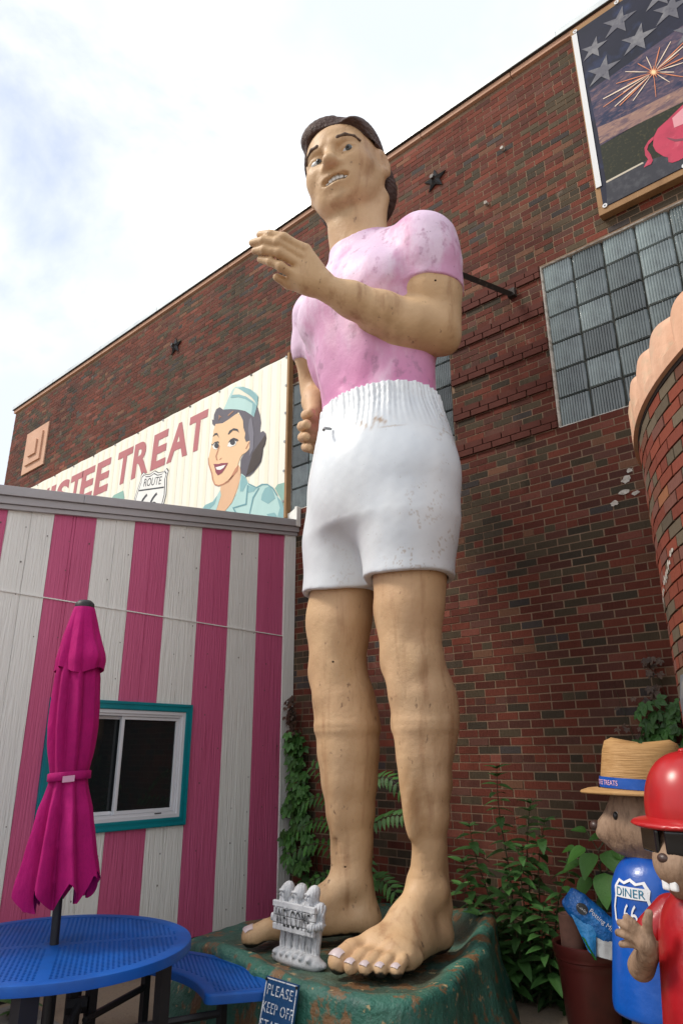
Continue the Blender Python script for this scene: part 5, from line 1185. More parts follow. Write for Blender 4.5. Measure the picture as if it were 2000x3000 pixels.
BC = dict(cream=cloth('print_cream', (.80, .76, .62)), skin=cloth('print_skin', (.84, .56, .33), .92), skin2=cloth('print_skin_shade', (.78, .48, .29)), hair=cloth('print_hair', (.115, .105, .13)), hair2=cloth('print_hair_dark', (.055, .038, .034), .6), hair3=cloth('print_hair_light', (.19, .18, .22)),
          aqua=cloth('print_aqua', (.46, .67, .64), .92), teal=cloth('print_teal', (.25, .46, .48)), teal2=cloth('print_sea_green', (.27, .47, .40)), teal3=cloth('print_deep_teal', (.16, .34, .38)), lip=cloth('print_lip', (.27, .055, .085)), white=cloth('print_white', (.86, .85, .81)), dark=cloth('print_black', (.05, .05, .06)), line=cloth('print_brown_line', (.55, .24, .14)), brown=cloth('print_hair_brown', (.38, .20, .13)))
ban = thing('shop_banner', 'long cream banner with faded red lettering and a smiling waitress above the striped building', 'banner', (-6.0, 5.75, 4.6))
cream = cloth('banner_vinyl', (.88, .85, .74), .97)
NX, NZ_ = 90, 16; V = []; XL, XR, ZB, ZT = -14.15, -5.985, 4.60, 6.94
for j in range(NZ_+1):
    for i in range(NX+1):
        t = j/NZ_; X = XL+(XR-XL)*i/NX; sag = .012*abs(math.sin(X*math.pi/.72))*t**6
        V.append((X, 5.742-.010*(1-t)*0, ZB+(ZT-ZB)*t-sag))
put('sheet', mesh('sheet', V, [(j*(NX+1)+i, j*(NX+1)+i+1, (j+1)*(NX+1)+i+1, (j+1)*(NX+1)+i) for j in range(NZ_) for i in range(NX)], True, mats=cream), ban)
stripe_m = cloth('banner_stripe', (.88, .82, .66), .97)
m_ = MB(); X = XL+.15
while X < XR-.05:
    m_.add([(X, 5.7400, ZB+.02), (X+.075, 5.7400, ZB+.02), (X+.075, 5.7400, ZT-.03), (X, 5.7400, ZT-.03)], [(0, 1, 2, 3)]); X += .19
m_.build('pinstripes', stripe_m, ban, kind='stuff')
for nm, pts, c, k in BANNER_PRINT: flat('portrait_print', pts, 5.7375-.0016*k, BC[c], ban)
red_m = cloth('print_faded_red', (.47, .155, .165))
LET = [('T', -10.21, -9.75), ('R', -9.70, -9.22), ('E', -9.14, -8.74), ('A', -8.70, -8.16), ('T', -8.18, -7.73), ('E', -10.90, -10.44), ('E', -11.42, -10.97), ('T', -11.83, -11.40), ('S', -12.34, -11.86), ('I', -12.60, -12.42), ('W', -13.32, -12.68), ('T', -13.80, -13.36)]
for ch, a, b in LET:
    v, f = text_verts(ch, 1.0, offset=.035, res=6); v[:, 0] = a+(v[:, 0]-v[:, 0].min())/(v[:, 0].max()-v[:, 0].min())*(b-a); v[:, 1] = 6.08+(v[:, 1]-v[:, 1].min())/(v[:, 1].max()-v[:, 1].min())*.63
    put('letter', mesh('letter', np.c_[v[:, 0]+.06*(v[:, 1]-6.4), np.full(len(v), 5.7372), v[:, 1]], f, mats=red_m), ban)
# route shield, tilted
SHC = (-9.09, 5.62); ca, sa = math.cos(R_(-10)), math.sin(R_(-10))
def sh(pts): return [(SHC[0]+ca*x-sa*y, SHC[1]+sa*x+ca*y) for x, y in pts]
half = [(0, .44), (.12, .395), (.26, .40), (.335, .45), (.40, .40), (.385, .30), (.42, .18), (.46, .0), (.44, -.16), (.33, -.33), (.16, -.44), (0, -.50)]
full = half+[(-x, y) for x, y in half[::-1][1:-1]]
flat('shield', sh(full), 5.7362, BC['dark'], ban); flat('shield', sh([(x*.965, y*.965) for x, y in full]), 5.7348, BC['white'], ban); flat('shield', sh([(x*.90, y*.90) for x, y in full]), 5.7336, BC['dark'], ban); flat('shield', sh([(x*.86, y*.86) for x, y in full]), 5.7324, BC['white'], ban)
flat('shield', sh([(-.36, .115), (.36, .115), (.36, .14), (-.36, .14)]), 5.7312, BC['dark'], ban)
for txt, w, zb, hh in (('ROUTE', .50, .185, .135), ('66', .52, -.30, .36)):
    v, f = text_verts(txt, 1.0, res=5); x = (v[:, 0]-v[:, 0].min())/(np.ptp(v[:, 0]))*w-w/2; y = zb+(v[:, 1]-v[:, 1].min())/np.ptp(v[:, 1])*hh
    q = sh(list(zip(x, y))); put('shield_text', mesh('shield_text', [(a, 5.7310, b) for a, b in q], f, mats=BC['dark']), ban)
flat('print_blob', [(-10.45, 5.5), (-10.45, 5.78), (-10.2, 5.93), (-9.92, 5.94), (-9.86, 5.8), (-9.86, 5.5)], 5.7372, BC['teal2'], ban)
wood_m = mat('raw_timber', (.33, .19, .09), 0.75, 0.25, layers=[((.22, .12, .055), 5, .45, .7, (1, 1, .12), .8), ((.42, .26, .13), 3, .5, .75, (.2, 1, 1), .6)], bump=[(30, .003, (1, 1, .1))])
m_ = MB(); m_.box(-5.983, -5.945, 5.715, 5.795, 4.55, 6.95); m_.build('batten', wood_m, ban)
m_ = MB(); m_.box(-14.1, -5.99, 5.746, 5.79, 6.88, 6.925); m_.build('batten', wood_m, ban)
for i in range(12):
    X = -6.03-.72*i
    m_ = MB(); m_.lathe([(.006, 0), (.006, .004), (.018, .004), (.018, 0)], (0, 0, 0), 10); o = m_.build('grommet', black_m if i % 2 else steel_m, ban); o.rotation_euler = (R_(90), 0, 0); o.location = (X, 5.7355, 6.915)
for i in range(5):
    m_ = MB(); m_.lathe([(.006, 0), (.006, .004), (.018, .004), (.018, 0)], (0, 0, 0), 10); o = m_.build('grommet', steel_m, ban); o.rotation_euler = (R_(90), 0, 0); o.location = (-6.02, 5.7355, 6.47-.42*i)

# poster in a timber frame, upper right
pos = thing('framed_poster', 'timber framed patriotic poster with stars, fireworks and a pink elephant', 'poster', (-.2, 5.7, 6.7))
PP = dict(purple=mat('poster_dusk', (.075, .06, .10), .6, .15, layers=[((.02, .03, .075), 5, .45, .62, (1, 1, 2.5)), ((.30, .17, .15), 7, .55, .72, (1, 1, 3), .8), ((.16, .10, .13), 16, .5, .65, (1, 1, 2.2), .7)]), peachcloud=mat('poster_glow', (.30, .18, .15), .6, .15, layers=[((.14, .09, .11), 8, .46, .62, (1, 1, 3)), ((.50, .33, .22), 12, .55, .7, (1, 1, 2.5), .7)]),
          trees=mat('poster_trees', (.022, .025, .016), .6, .15, layers=[((.085, .075, .035), 40, .55, .72, (1, 1, 1), .8)]), road=mat('poster_road', (.042, .044, .056), .6, .15, layers=[((.075, .078, .09), 14, .5, .7)]), line_w=mat('poster_line', (.50, .44, .34), .5), red=mat('poster_red', (.13, .012, .02), .4), pink=mat('poster_pink', (.50, .045, .095), .55, .2, layers=[((.36, .03, .07), 6, .45, .7), ((.62, .12, .17), 9, .56, .75)]), pink2=mat('poster_pink_dark', (.17, .02, .045), .5), pink3=mat('poster_pink_pale', (.66, .28, .32), .5),
          spark_w=mat('poster_spark', (.78, .62, .48), .5), spark_o=mat('poster_spark_orange', (.62, .20, .08), .5), spark_y=mat('poster_spark_core', (.85, .65, .35), .5))
navy_m = mat('poster_navy', (.018, .020, .040), .6, .15, layers=[((.012, .015, .03), 2, .45, .7), ((.03, .045, .11), 3, .55, .72)])
PL, PR, PB, PT = -1.603, 1.55, 6.722, 9.098
m_ = MB(); m_.add([(PL, 5.697, PB), (PR, 5.697, PB), (PR, 5.697, PT), (PL, 5.697, PT)], [(0, 1, 2, 3)]); m_.build('sheet', navy_m, pos)
def clip_pts(pts):                                            # keep the print on its sheet
    for ax_, lim, sg in ((0, PL+.004, 1), (0, PR-.004, -1), (1, PB+.004, 1), (1, PT-.004, -1)):
        out = []
        for p, q in zip(pts, pts[1:]+pts[:1]):
            a, b = (p[ax_]-lim)*sg, (q[ax_]-lim)*sg
            if a >= 0: out.append(p)
            if a*b < 0: t = a/(a-b); out.append((p[0]+(q[0]-p[0])*t, p[1]+(q[1]-p[1])*t))
        pts = out
        if len(pts) < 3: return pts
    return pts
for nm, pts, c, k in POSTER_PRINT:
    q = clip_pts(list(pts))
    if len(q) > 2: flat('poster_print', q, 5.696-.0012*k, PP[c], pos)
star_m = mat('poster_star', (.13, .13, .155), .6, .15, layers=[((.22, .22, .235), 8, .45, .65), ((.05, .05, .07), 14, .6, .75)])
for i, (x, z) in enumerate(POSTER_STARS):
    s_ = .185 if i not in (0,) else .15; pts = [(x+(s_ if k % 2 == 0 else s_*.36)*math.cos(k*math.pi/5+R_(70)), z+(s_ if k % 2 == 0 else s_*.36)*math.sin(k*math.pi/5+R_(70))) for k in range(10)]
    q = clip_pts(pts)
    if len(q) > 2: flat('poster_star', q, 5.6930, star_m, pos)
for nm, b in (('frame_rail', (-1.655, PR+.05, 5.70, 5.79, 6.655, 6.745)), ('frame_rail', (-1.655, PR+.05, 5.70, 5.79, 9.075, 9.163)), ('frame_stile', (-1.655, -1.57, 5.702, 5.788, 6.746, 9.074)), ('frame_stile', (PR-.03, PR+.05, 5.702, 5.788, 6.746, 9.074))):
    m_ = MB(); m_.box(*b); bevel(m_.build(nm, wood_m, pos), .004)
alu_m = mat('white_edge_strip', (.66, .67, .68), .35, .5)
m_ = MB(); m_.box(-1.640, -1.585, 5.688, 5.695, 6.98, 9.07); m_.box(-1.640, -1.634, 5.695, 5.715, 6.98, 9.07); m_.build('edge_strip', alu_m, pos)
for (x, z) in ((-1.60, 9.105), (-1.15, 9.12), (-.62, 9.12), (-.1, 9.12), (-1.585, 6.735), (-.86, 6.735), (-.2, 6.735)):
    m_ = MB(); m_.lathe([(.009, 0), (.009, .004), (.024, .004), (.024, 0)], (0, 0, 0), 12); o = m_.build('grommet', alu_m, pos); o.rotation_euler = (R_(90), 0, 0); o.location = (x, 5.6925, z)
# ------------------------------------------------------------------ plants
def leaf_mat(name, c, c2):
    m = mat(name, c, 0.5, 0.4, layers=[(c2, 14, .45, .7)], bump=[(60, .003)])
    p = m.node_tree.nodes['Principled BSDF']
    oi = m.node_tree.nodes.new('ShaderNodeObjectInfo'); hs = m.node_tree.nodes.new('ShaderNodeHueSaturation')
    mr = m.node_tree.nodes.new('ShaderNodeMapRange'); mr.inputs[3].default_value = .6; mr.inputs[4].default_value = 1.45
    src = p.inputs['Base Color'].links[0].from_socket
    L = m.node_tree.links; L.new(oi.outputs['Random'], mr.inputs[0]); L.new(mr.outputs[0], hs.inputs['Value']); L.new(src, hs.inputs['Color']); L.new(hs.outputs[0], p.inputs['Base Color'])
    return m
vine_lm = leaf_mat('vine_leaf', (.048, .14, .026), (.034, .10, .02)); frond_lm = leaf_mat('frond_leaf', (.045, .14, .022), (.035, .11, .018))
weed_lm = leaf_mat('weed_leaf', (.055, .145, .034), (.07, .17, .045)); broad_lm = leaf_mat('broad_leaf', (.055, .17, .02), (.045, .14, .018)); stem_m = mat('plant_stem', (.05, .06, .025), .7, layers=[((.06, .03, .02), 8, .5, .7)])
dry_lm = leaf_mat('reddish_leaf', (.085, .05, .03), (.06, .03, .02))
def blade(L, w, droop=.12, fold=.25, n=6, peak=.42):
    """one leaf along +y, folded on its midrib, tip drooping"""
    v = []; f = []
    for i in range(n+1):
        t = i/n; ww = w*(math.sin(math.pi*min(1, t**(math.log(.5)/math.log(peak))))**.8) if 0 < t < 1 else w*.02
        y = L*t; z = -droop*L*t*t
        v += [(-ww, y, z+fold*ww), (0, y, z), (ww, y, z+fold*ww)]
    for i in range(n):
        a = i*3; f += [(a, a+1, a+4, a+3), (a+1, a+2, a+5, a+4)]
    return v, f
def palmate(L, w):
    m_ = MB()
    for a, s in ((0, 1), (.85, .88), (-.85, .88), (1.75, .62), (-1.75, .62)):
        v, f = blade(L*s, w*s, .18, .22, 5)
        c, sn = math.cos(a), math.sin(a); m_.add([(c*x+sn*y, -sn*x+c*y, z-.02*abs(a)*L) for x, y, z in v], f)
    return m_
def leaf_mesh(m_, name, m): return mesh(name, m_.v, m_.f, True, mats=m)
def single(L, w, m, nm='leaf', **k):
    v, f = blade(L, w, **k); return mesh(nm, v, f, True, mats=m)
def orient(p, d, up, s):
    d = Vector(d).normalized(); u = Vector(up); x = d.cross(u); x = x.normalized() if x.length > 1e-4 else Vector((1, 0, 0)); u = x.cross(d)
    return Matrix.Translation(p) @ Matrix(((x.x, d.x, u.x, 0), (x.y, d.y, u.y, 0), (x.z, d.z, u.z, 0), (0, 0, 0, 1))) @ Matrix.Scale(s, 4)
r = np.random.default_rng(77)
# creeper in the corner beside the striped building
vine = thing('climbing_vine', 'green creeper climbing the corner between striped siding and brick wall', 'vine', (-5.6, 5.7, 0))
pv = [leaf_mesh(palmate(.105, .030), 'leaf', vine_lm), leaf_mesh(palmate(.085, .026), 'leaf', vine_lm)]; pd = leaf_mesh(palmate(.06, .017), 'leaf', dry_lm)
for k in range(5):
    x = -5.66+.10*k*(1 if k < 4 else .6); zt = (2.35, 1.95, 1.35, .95, .75)[k]; pts = [(x+.05*math.sin(z*3+k)-.0, 5.755, z) for z in np.linspace(0, zt, 14)]
    MB().tube(pts, [.012*(1-i/15) for i in range(14)], 5).build('stem', stem_m, vine)
n = 0
while n < 270:
    z = r.uniform(.02, 1)**.8*2.35; xm = np.interp(z, [0, .5, 1.0, 1.5, 1.9, 2.15, 2.4], [.60, .50, .30, .24, .16, .08, .04])
    x = -5.74+r.uniform(0, 1)*xm+.02*math.sin(z*5); y = 5.72-abs(r.normal(0, .06))-(.10 if z < .8 else .04)*r.uniform(0, 1)
    me = pv[n % 2] if z < 1.95 else pd
    d = (r.normal(0, .5), -.45-r.uniform(0, .3), -.8+r.normal(0, .25)); up = (r.normal(0, .35), -1, .45)
    put('leaf', me, vine, mw=orient((x, y, z), d, up, r.uniform(.75, 1.2) if z < 1.9 else r.uniform(.7, 1.1))); n += 1
# tall feathery sapling between the statue's legs
sap = thing('feathery_sapling', 'feathery sapling with long rows of leaflets behind the statue\'s legs', 'sapling', (-4.62, 5.45, 0))
lf_me = single(.125, .021, frond_lm, 'leaflet', droop=.25, fold=.2, peak=.35)
def frond(p0, p1, sag, n):
    p0, p1 = Vector(p0), Vector(p1); pts = []
    for i in range(13):
        t = i/12; q = p0.lerp(p1, t); q.z += sag*4*t*(1-t); pts.append(q)
    fr = MB(); fr.tube(pts, [.008*(1-i/16) for i in range(13)], 5); st = fr.build('frond', stem_m, sap)
    for i in range(n):
        t = .16+.84*i/(n-1); a = t*12; k = min(int(a), 11); q = pts[k].lerp(pts[k+1], a-k); tg = (pts[k+1]-pts[k]).normalized()
        side = tg.cross(Vector((0, -.75, .66))).normalized(); s = (1.05-.55*abs(t-.45))*r.uniform(.85, 1.1)
        for sg in (-1, 1):
            d = side*sg+tg*.55+Vector((0, 0, -.25)); put('leaflet', lf_me, st, mw=orient(q, d, (r.normal(0, .15), -.6, .8), s))
    return st
MB().tube([(-4.62, 5.5, 0), (-4.60, 5.47, .5), (-4.58, 5.45, 1.0), (-4.55, 5.42, 1.35)], [.022, .018, .014, .008], 7).build('stem', stem_m, sap)
for p0, p1, sag, n in (((-4.6, 5.46, 1.10), (-5.22, 5.30, 1.24), .16, 11), ((-4.6, 5.46, .92), (-5.30, 5.30, .97), .18, 12), ((-4.6, 5.47, .72), (-5.36, 5.25, .76), .18, 12), ((-4.58, 5.44, 1.25), (-3.86, 5.30, 1.30), .26, 11), ((-4.58, 5.45, 1.0), (-3.82, 5.25, 1.22), .08, 11), ((-4.6, 5.46, .95), (-4.12, 5.05, .42), .16, 11), ((-4.6, 5.47, .70), (-4.32, 4.98, .34), .10, 10), ((-4.6, 5.46, 1.15), (-4.95, 5.2, 1.62), .06, 10), ((-4.58, 5.45, .55), (-3.95, 5.2, .60), .12, 10), ((-4.6, 5.46, .55), (-5.1, 5.15, .50), .14, 10)):
    frond(p0, p1, sag, n)
# bushy weed to the right of the legs
weed = thing('bushy_weed', 'tall dark leafy weed growing against the brick wall right of the statue', 'weed', (-2.95, 5.4, 0))
wl_me = [single(.195, .041, weed_lm, droop=.30, fold=.22, peak=.35), single(.150, .034, weed_lm, droop=.2, fold=.25, peak=.35)]
cnt = 0
for (x0, y0, x1, y1, zt) in ((-3.02, 5.45, -3.02, 5.35, 1.66), (-2.92, 5.45, -2.62, 5.30, 1.28), (-3.05, 5.4, -3.32, 5.22, .95), (-2.85, 5.42, -2.45, 5.30, 1.0), (-2.95, 5.38, -2.86, 5.10, .92), (-3.1, 5.42, -3.42, 5.35, .75), (-2.75, 5.42, -2.62, 5.12, .70), (-3.0, 5.40, -3.10, 5.05, .62), (-2.98, 5.45, -2.78, 5.42, 1.40), (-3.05, 5.40, -3.22, 5.20, 1.22), (-2.9, 5.40, -2.75, 5.15, 1.10)):
    pts = [Vector((x0+(x1-x0)*t+.02*math.sin(9*t+x0*5), y0+(y1-y0)*t, zt*t)) for t in np.linspace(0, 1, 12)]
    MB().tube(pts, [.010*(1-i/14) for i in range(12)], 5).build('stem', stem_m, weed)
    m = int(7+zt*10)
    for i in range(m):
        t = .16+.84*(i+.3)/m; a = t*11; k = min(int(a), 10); q = pts[k].lerp(pts[k+1], a-k); tip = t > .93
        for j in range(4 if tip else 2):
            an = i*1.9+j*math.pi*(2/4 if tip else 1)+r.normal(0, .25); el = .55 if tip else r.uniform(-.25, .25)
            d = (math.cos(an), math.sin(an)*.9-.1, el); s = (.6 if tip else 1.0-.25*t)*r.uniform(.85, 1.25)
            put('leaf', wl_me[cnt % 2], weed, mw=orient(q, d, (0, -.25, 1), s)); cnt += 1
# broad-leaved plant behind the pot
broad = thing('broad_leaved_plant', 'bright green plant with broad heart-shaped leaves above the red pot', 'plant', (-2.2, 5.1, 0))
bl_me = single(.21, .072, broad_lm, droop=.35, fold=.2, n=8, peak=.34)
MB().tube([(-2.22, 5.25, 0), (-2.2, 5.2, .5), (-2.15, 5.12, 1.02)], [.014, .012, .006], 6).build('stem', stem_m, broad)
for (x, y, z, dx, dy, dz, s) in ((-2.28, 5.05, 1.00, -.6, -.6, -.5, .9), (-2.20, 4.98, .98, -.1, -.7, -.7, 1.1), (-2.10, 4.98, 1.0, .5, -.6, -.55, 1.15), (-2.05, 5.0, 1.02, .7, -.4, -.4, 1.0), (-2.15, 5.1, 1.08, -.3, -.5, .1, .7), (-2.1, 5.1, 1.10, .4, -.4, .05, .65), (-2.35, 5.1, .90, -.8, -.4, -.4, .85), (-2.12, 4.95, .86, .1, -.5, -.9, 1.2), (-2.0, 5.05, .84, .6, -.3, -.8, 1.1), (-2.25, 5.02, .80, -.4, -.5, -.8, 1.0), (-1.95, 5.1, .95, .9, -.3, -.3, .9), (-2.3, 5.15, 1.1, -.5, -.3, .3, .6), (-2.05, 5.0, .72, .3, -.5, -.8, 1.0), (-2.4, 5.15, .98, -.8, -.2, -.1, .6), (-2.18, 5.1, .66, -.1, -.6, -.7, .9)):
    y += .16; z += .10+.18*max(0, .9-z); dz *= .6; s *= .85; put('leaf', bl_me, broad, mw=orient((x, y, z), (dx, dy, dz), (0, -.6, 1), s)); MB().tube([(x, y, z), (-2.17, 5.16, z-.10)], .004, 4).build('stem', stem_m, broad)
# creeper on the wall by the round bay
ivy = thing('wall_creeper', 'five-fingered creeper hanging on the brick wall beside the round bay', 'vine', (-1.8, 5.75, 0))
for k, (xa, zt) in enumerate(((-1.74, 2.52), (-2.05, 2.25), (-1.62, 2.1))):
    pts = [(xa+.06*math.sin(z*4+k)-.05*(z-1.2), 5.765, z) for z in np.linspace(0, zt, 16)]; MB().tube(pts, [.008*(1-i/18) for i in range(16)], 5).build('stem', stem_m, ivy)
for n in range(150):
    if n < 105: z = r.uniform(1.35, 2.12); x = np.interp(z, [1.35, 1.7, 2.0, 2.15], [-1.70, -1.74, -1.76, -1.78])+r.normal(0, .13); me = pv[n % 2]; s = r.uniform(.7, 1.1)
    elif n < 130: z = r.uniform(1.55, 2.15); x = -2.06+r.normal(0, .045)+.05*(1.8-z); me = pv[1] if z < 1.85 else pd; s = r.uniform(.5, .75)
    else: z = r.uniform(2.1, 2.45); x = -1.80+r.normal(0, .035); me = pd; s = r.uniform(.7, 1.0)
    put('leaf', me, ivy, mw=orient((x, 5.72-abs(r.normal(0, .03)), z), (r.normal(0, .5), -.4, -.8+r.normal(0, .3)), (r.normal(0, .3), -1, .4), s))
# low weeds at the foot of the wall and under the table
tuft = thing('ground_weed', 'small green weed on the paving under the blue table', 'weed', (-5.45, 2.75, 0))
for n in range(26):
    a = r.uniform(0, 6.28); put('leaf', wl_me[n % 2], tuft, mw=orient((-5.50+r.normal(0, .05), 2.80+r.normal(0, .05), r.uniform(.0, .22)), (math.cos(a), math.sin(a), r.uniform(0, .8)), (0, 0, 1), r.uniform(.5, .9)))
und = MB()
for n in range(1500):
    x = r.uniform(-4.9, -1.9); y = r.uniform(5.35, 5.78); z = abs(r.normal(0, .22))*(1 if x > -3.9 or x < -4.3 else 1.4); a = r.uniform(0, 6.28)
    v, f = blade(r.uniform(.07, .16), r.uniform(.014, .032), .2, .2, 3); M = orient((x, y, z), (math.cos(a), math.sin(a), r.uniform(-.5, .6)), (0, -.3, 1), 1)
    und.add([tuple(M @ Vector(q)) for q in v], f)
tag(und.build('undergrowth', mat('undergrowth_leaf', (.020, .055, .014), .6, layers=[((.035, .08, .02), 6, .45, .65)]), smooth=True), 'tangle of low dark weeds along the foot of the brick wall', 'weeds', kind='stuff')
# paler paving slab and crack under the table
pv_m = mat('pale_slab', (.22, .21, .19), .9, .2, layers=[((.15, .14, .125), 3, .45, .7)], bump=[(50, .004)])
m_ = MB(); m_.add([(-5.78, 1.2, .006), (-2.6, 1.2, .006), (-3.9, 2.88, .006), (-5.12, 2.93, .006), (-5.78, 3.0, .006)], [(0, 1, 2, 3, 4)]); tag(m_.build('pavement', pv_m), kind='structure')
# ------------------------------------------------------------------ painted animal figures, pot and soil bag
fur_m = mat('painted_brown_fur', (.27, .175, .115), .7, .3, layers=[((.36, .25, .175), 5, .45, .7, (1, 1, 1), .8), ((.10, .06, .04), 30, .5, .7, (1, 1, .35), .7)], bump=[(70, .006, (1, 1, .3))])
nose_m = mat('dark_nose', (.055, .03, .025), .4, .5)
def loft_body(sts, cx, cy, rot, n=56):
    S = np.array(sts); zz = np.linspace(S[0, 0], S[-1, 0], 60); a = np.interp(zz, S[:, 0], S[:, 1]); b = np.interp(zz, S[:, 0], S[:, 2]); oy = np.interp(zz, S[:, 0], S[:, 3])
    for _ in range(4):
        for q in (a, b, oy): q[1:-1] = (q[:-2]+2*q[1:-1]+q[2:])/4
    def surf(th, z, g=0.):
        A, B_, O_ = np.interp(z, zz, a)+g, np.interp(z, zz, b)+g, np.interp(z, zz, oy); x, y = A*math.cos(th), B_*math.sin(th)+O_
        return (cx+x*math.cos(rot)-y*math.sin(rot), cy+x*math.sin(rot)+y*math.cos(rot), z)
    v = [surf(2*math.pi*i/n, z) for z in zz for i in range(n)]
    f = [(j*n+i, j*n+(i+1) % n, (j+1)*n+(i+1) % n, (j+1)*n+i) for j in range(59) for i in range(n)]
    f.append(tuple(range(n-1, -1, -1)))
    return v, f, surf
def frame(loc, ang):                       # local x forward (snout), y left, z up
    M = Matrix.Translation(loc) @ Matrix.Rotation(ang, 4, 'Z'); return M
def sculpt_to(S, h, M, lo, hi):
    v, f = S.polygonise(h, lo, hi); A = np.array(M); return v@A[:3, :3].T+A[:3, 3], f
# --- figure in a straw hat and blue shirt, snout towards the statue
FA = frame((-1.36, 3.92, 0), R_(200))
figA = thing('straw_hat_figure', 'brown animal figure in a straw hat and blue DINER 66 shirt', 'figure', (-1.40, 3.90, 0))
S = Sculpt()
S.ell((.02, 0, 1.44), (.175, .165, .185), .04); S.ell((.10, 0, 1.37), (.14, .12, .11), .06); S.cap((.12, 0, 1.37), (.215, 0, 1.36), .075, .050, .05); S.ell((.10, 0, 1.30), (.10, .085, .05), .04)
for s in (-1, 1): S.ell((.0, .10*s, 1.36), (.11, .07, .09), .05); S.ell((-.06, .165*s, 1.56), (.03, .055, .06), .02)
S.cap((.22, 0, 1.325), (.10, .0, 1.315), .012, .012, .01, '-')
S.cap((0, 0, 1.30), (0, 0, 1.10), .10, .12, .05)
S.ell((-.02, 0, .45), (.23, .24, .28), .05)
for s in (-1, 1): S.cap((.0, .12*s, .40), (.02, .13*s, .06), .13, .085, .06); S.ell((.07, .13*s, .05), (.15, .075, .05), .04)
S.cap((-.02, -.19, 1.10), (.04, -.27, .82), .06, .055, .04); S.cap((.04, -.27, .82), (.14, -.22, .66), .05, .045, .03)
v, f = sculpt_to(S, .011, FA, (-.4, -.45, -.02), (.45, .45, 1.72)); put('body', fast_mesh('body', v, f, fur_m), figA)
def small(name, m, parent, M, fill, h, lo, hi):
    S = Sculpt(); fill(S); v, f = sculpt_to(S, h, M, lo, hi); return put(name, fast_mesh(name, v, f, m), parent)
small('nose', nose_m, figA, FA, lambda S: S.ell((.262, 0, 1.385), (.030, .036, .026), .01), .006, (.2, -.08, 1.3), (.33, .08, 1.46))
for s in (-1, 1):
    small('eye', white_m, figA, FA, lambda S: S.ell((.138, .098*s, 1.440), (.026, .024, .036), .01), .006, (.08, .098*s-.07, 1.38), (.2, .098*s+.07, 1.5)); small('pupil', black_m, figA, FA, lambda S: S.ell((.155, .110*s, 1.440), (.015, .016, .022), .01), .005, (.10, .110*s-.05, 1.39), (.2, .110*s+.05, 1.49))
bshirt_m = mat('glossy_blue_paint', (.004, .085, .42), .28, .55, layers=[((.004, .06, .32), 4, .45, .7)], bump=[(9, .006)])
v, f, surfA = loft_body([(.58, .275, .235, 0), (.60, .28, .24, 0), (.80, .255, .22, 0), (1.0, .232, .205, 0), (1.12, .22, .195, 0), (1.20, .185, .165, 0), (1.25, .13, .12, 0), (1.262, .11, .10, 0)], -1.36, 3.92, R_(200))
o = put('shirt', mesh('shirt', v, f, True, mats=bshirt_m), figA)
white_p = mat('white_shirt_print', (.70, .71, .74), .45, .4); navy_p = mat('teal_shirt_print', (.02, .16, .26), .45, .4)
TH0 = R_(52); ZC = 1.03
def wrap(pts, g): return [surfA(TH0+x/.21, ZC+y, g) for x, y in pts]
def densify(pts, st=.012):
    out = []
    for p, q in zip(pts, pts[1:]+pts[:1]):
        n = max(1, int(math.hypot(q[0]-p[0], q[1]-p[1])/st)); out += [(p[0]+(q[0]-p[0])*k/n, p[1]+(q[1]-p[1])*k/n) for k in range(n)]
    return out
hs = [(0, .135), (.035, .118), (.075, .128), (.100, .092), (.092, .055), (.108, .0), (.098, -.055), (.055, -.105), (0, -.140)]
out_ = densify([(x, y) for x, y in hs]+[(-x, y) for x, y in hs[::-1][1:-1]]); inn = [(x*.87, y*.895) for x, y in out_]
V = wrap(out_, .004)+wrap(inn, .004); n = len(out_)
put('shield_border', mesh('shield_border', V, [(i, (i+1) % n, n+(i+1) % n, n+i) for i in range(n)], mats=white_p), figA)
gx = np.linspace(-.086, .086, 12); V = wrap([(x, .048) for x in gx]+[(x, .098) for x in gx], .0045); put('shield_bar', mesh('shield_bar', V, [(i, i+1, 13+i, 12+i) for i in range(11)], mats=white_p), figA)
def wrap_text(txt, w, h, x0, y0, g, m, parent, surf, name='lettering'):
    v, f = text_verts(txt, 1.0, res=4); x = x0+((v[:, 0]-v[:, 0].min())/np.ptp(v[:, 0])-.5)*w; y = y0+(v[:, 1]-v[:, 1].min())/np.ptp(v[:, 1])*h
    put(name, mesh(name, [surf(a, b, g) for a, b in zip(x, y)], f, mats=m), parent)
sA = lambda x, y, g: surfA(TH0-x/.21*-1, ZC+y, g)
wrap_text('DINER', .150, .036, 0, .055, .0060, navy_p, figA, sA); wrap_text('66', .070, .090, .0, -.065, .0055, white_p, figA, sA)
# straw hat
straw_m = mat('straw', (.42, .24, .095), .65, .3, layers=[((.30, .155, .055), 60, .45, .65, (.15, .15, 3.0), .8), ((.52, .32, .15), 9, .5, .7, (1, 1, 1), .5)], bump=[(55, .006, (.12, .12, 3.0))])
hat = thing('straw_hat', 'straw fedora with a blue printed band on the blue-shirted figure', 'hat', (-1.40, 3.90, 1.55))
HM = FA @ Matrix.Translation((.005, 0, 1.555)) @ Matrix.Rotation(R_(-3), 4, 'Y') @ Matrix.Scale(1.10, 4)
def hat_loft(prof, sx, sy, n=48, dip=None):
    v = []
    for rr, z in prof:
        for i in range(n):
            th = 2*math.pi*i/n; zz = z+(dip(th, rr, z) if dip else 0); v.append(tuple(HM @ Vector((rr*sx*math.cos(th), rr*sy*math.sin(th), zz))))
    m = len(prof); f = [(j*n+i, j*n+(i+1) % n, (j+1)*n+(i+1) % n, (j+1)*n+i) for j in range(m-1) for i in range(n)]; f.append(tuple((m-1)*n+i for i in range(n)))
    return v, f
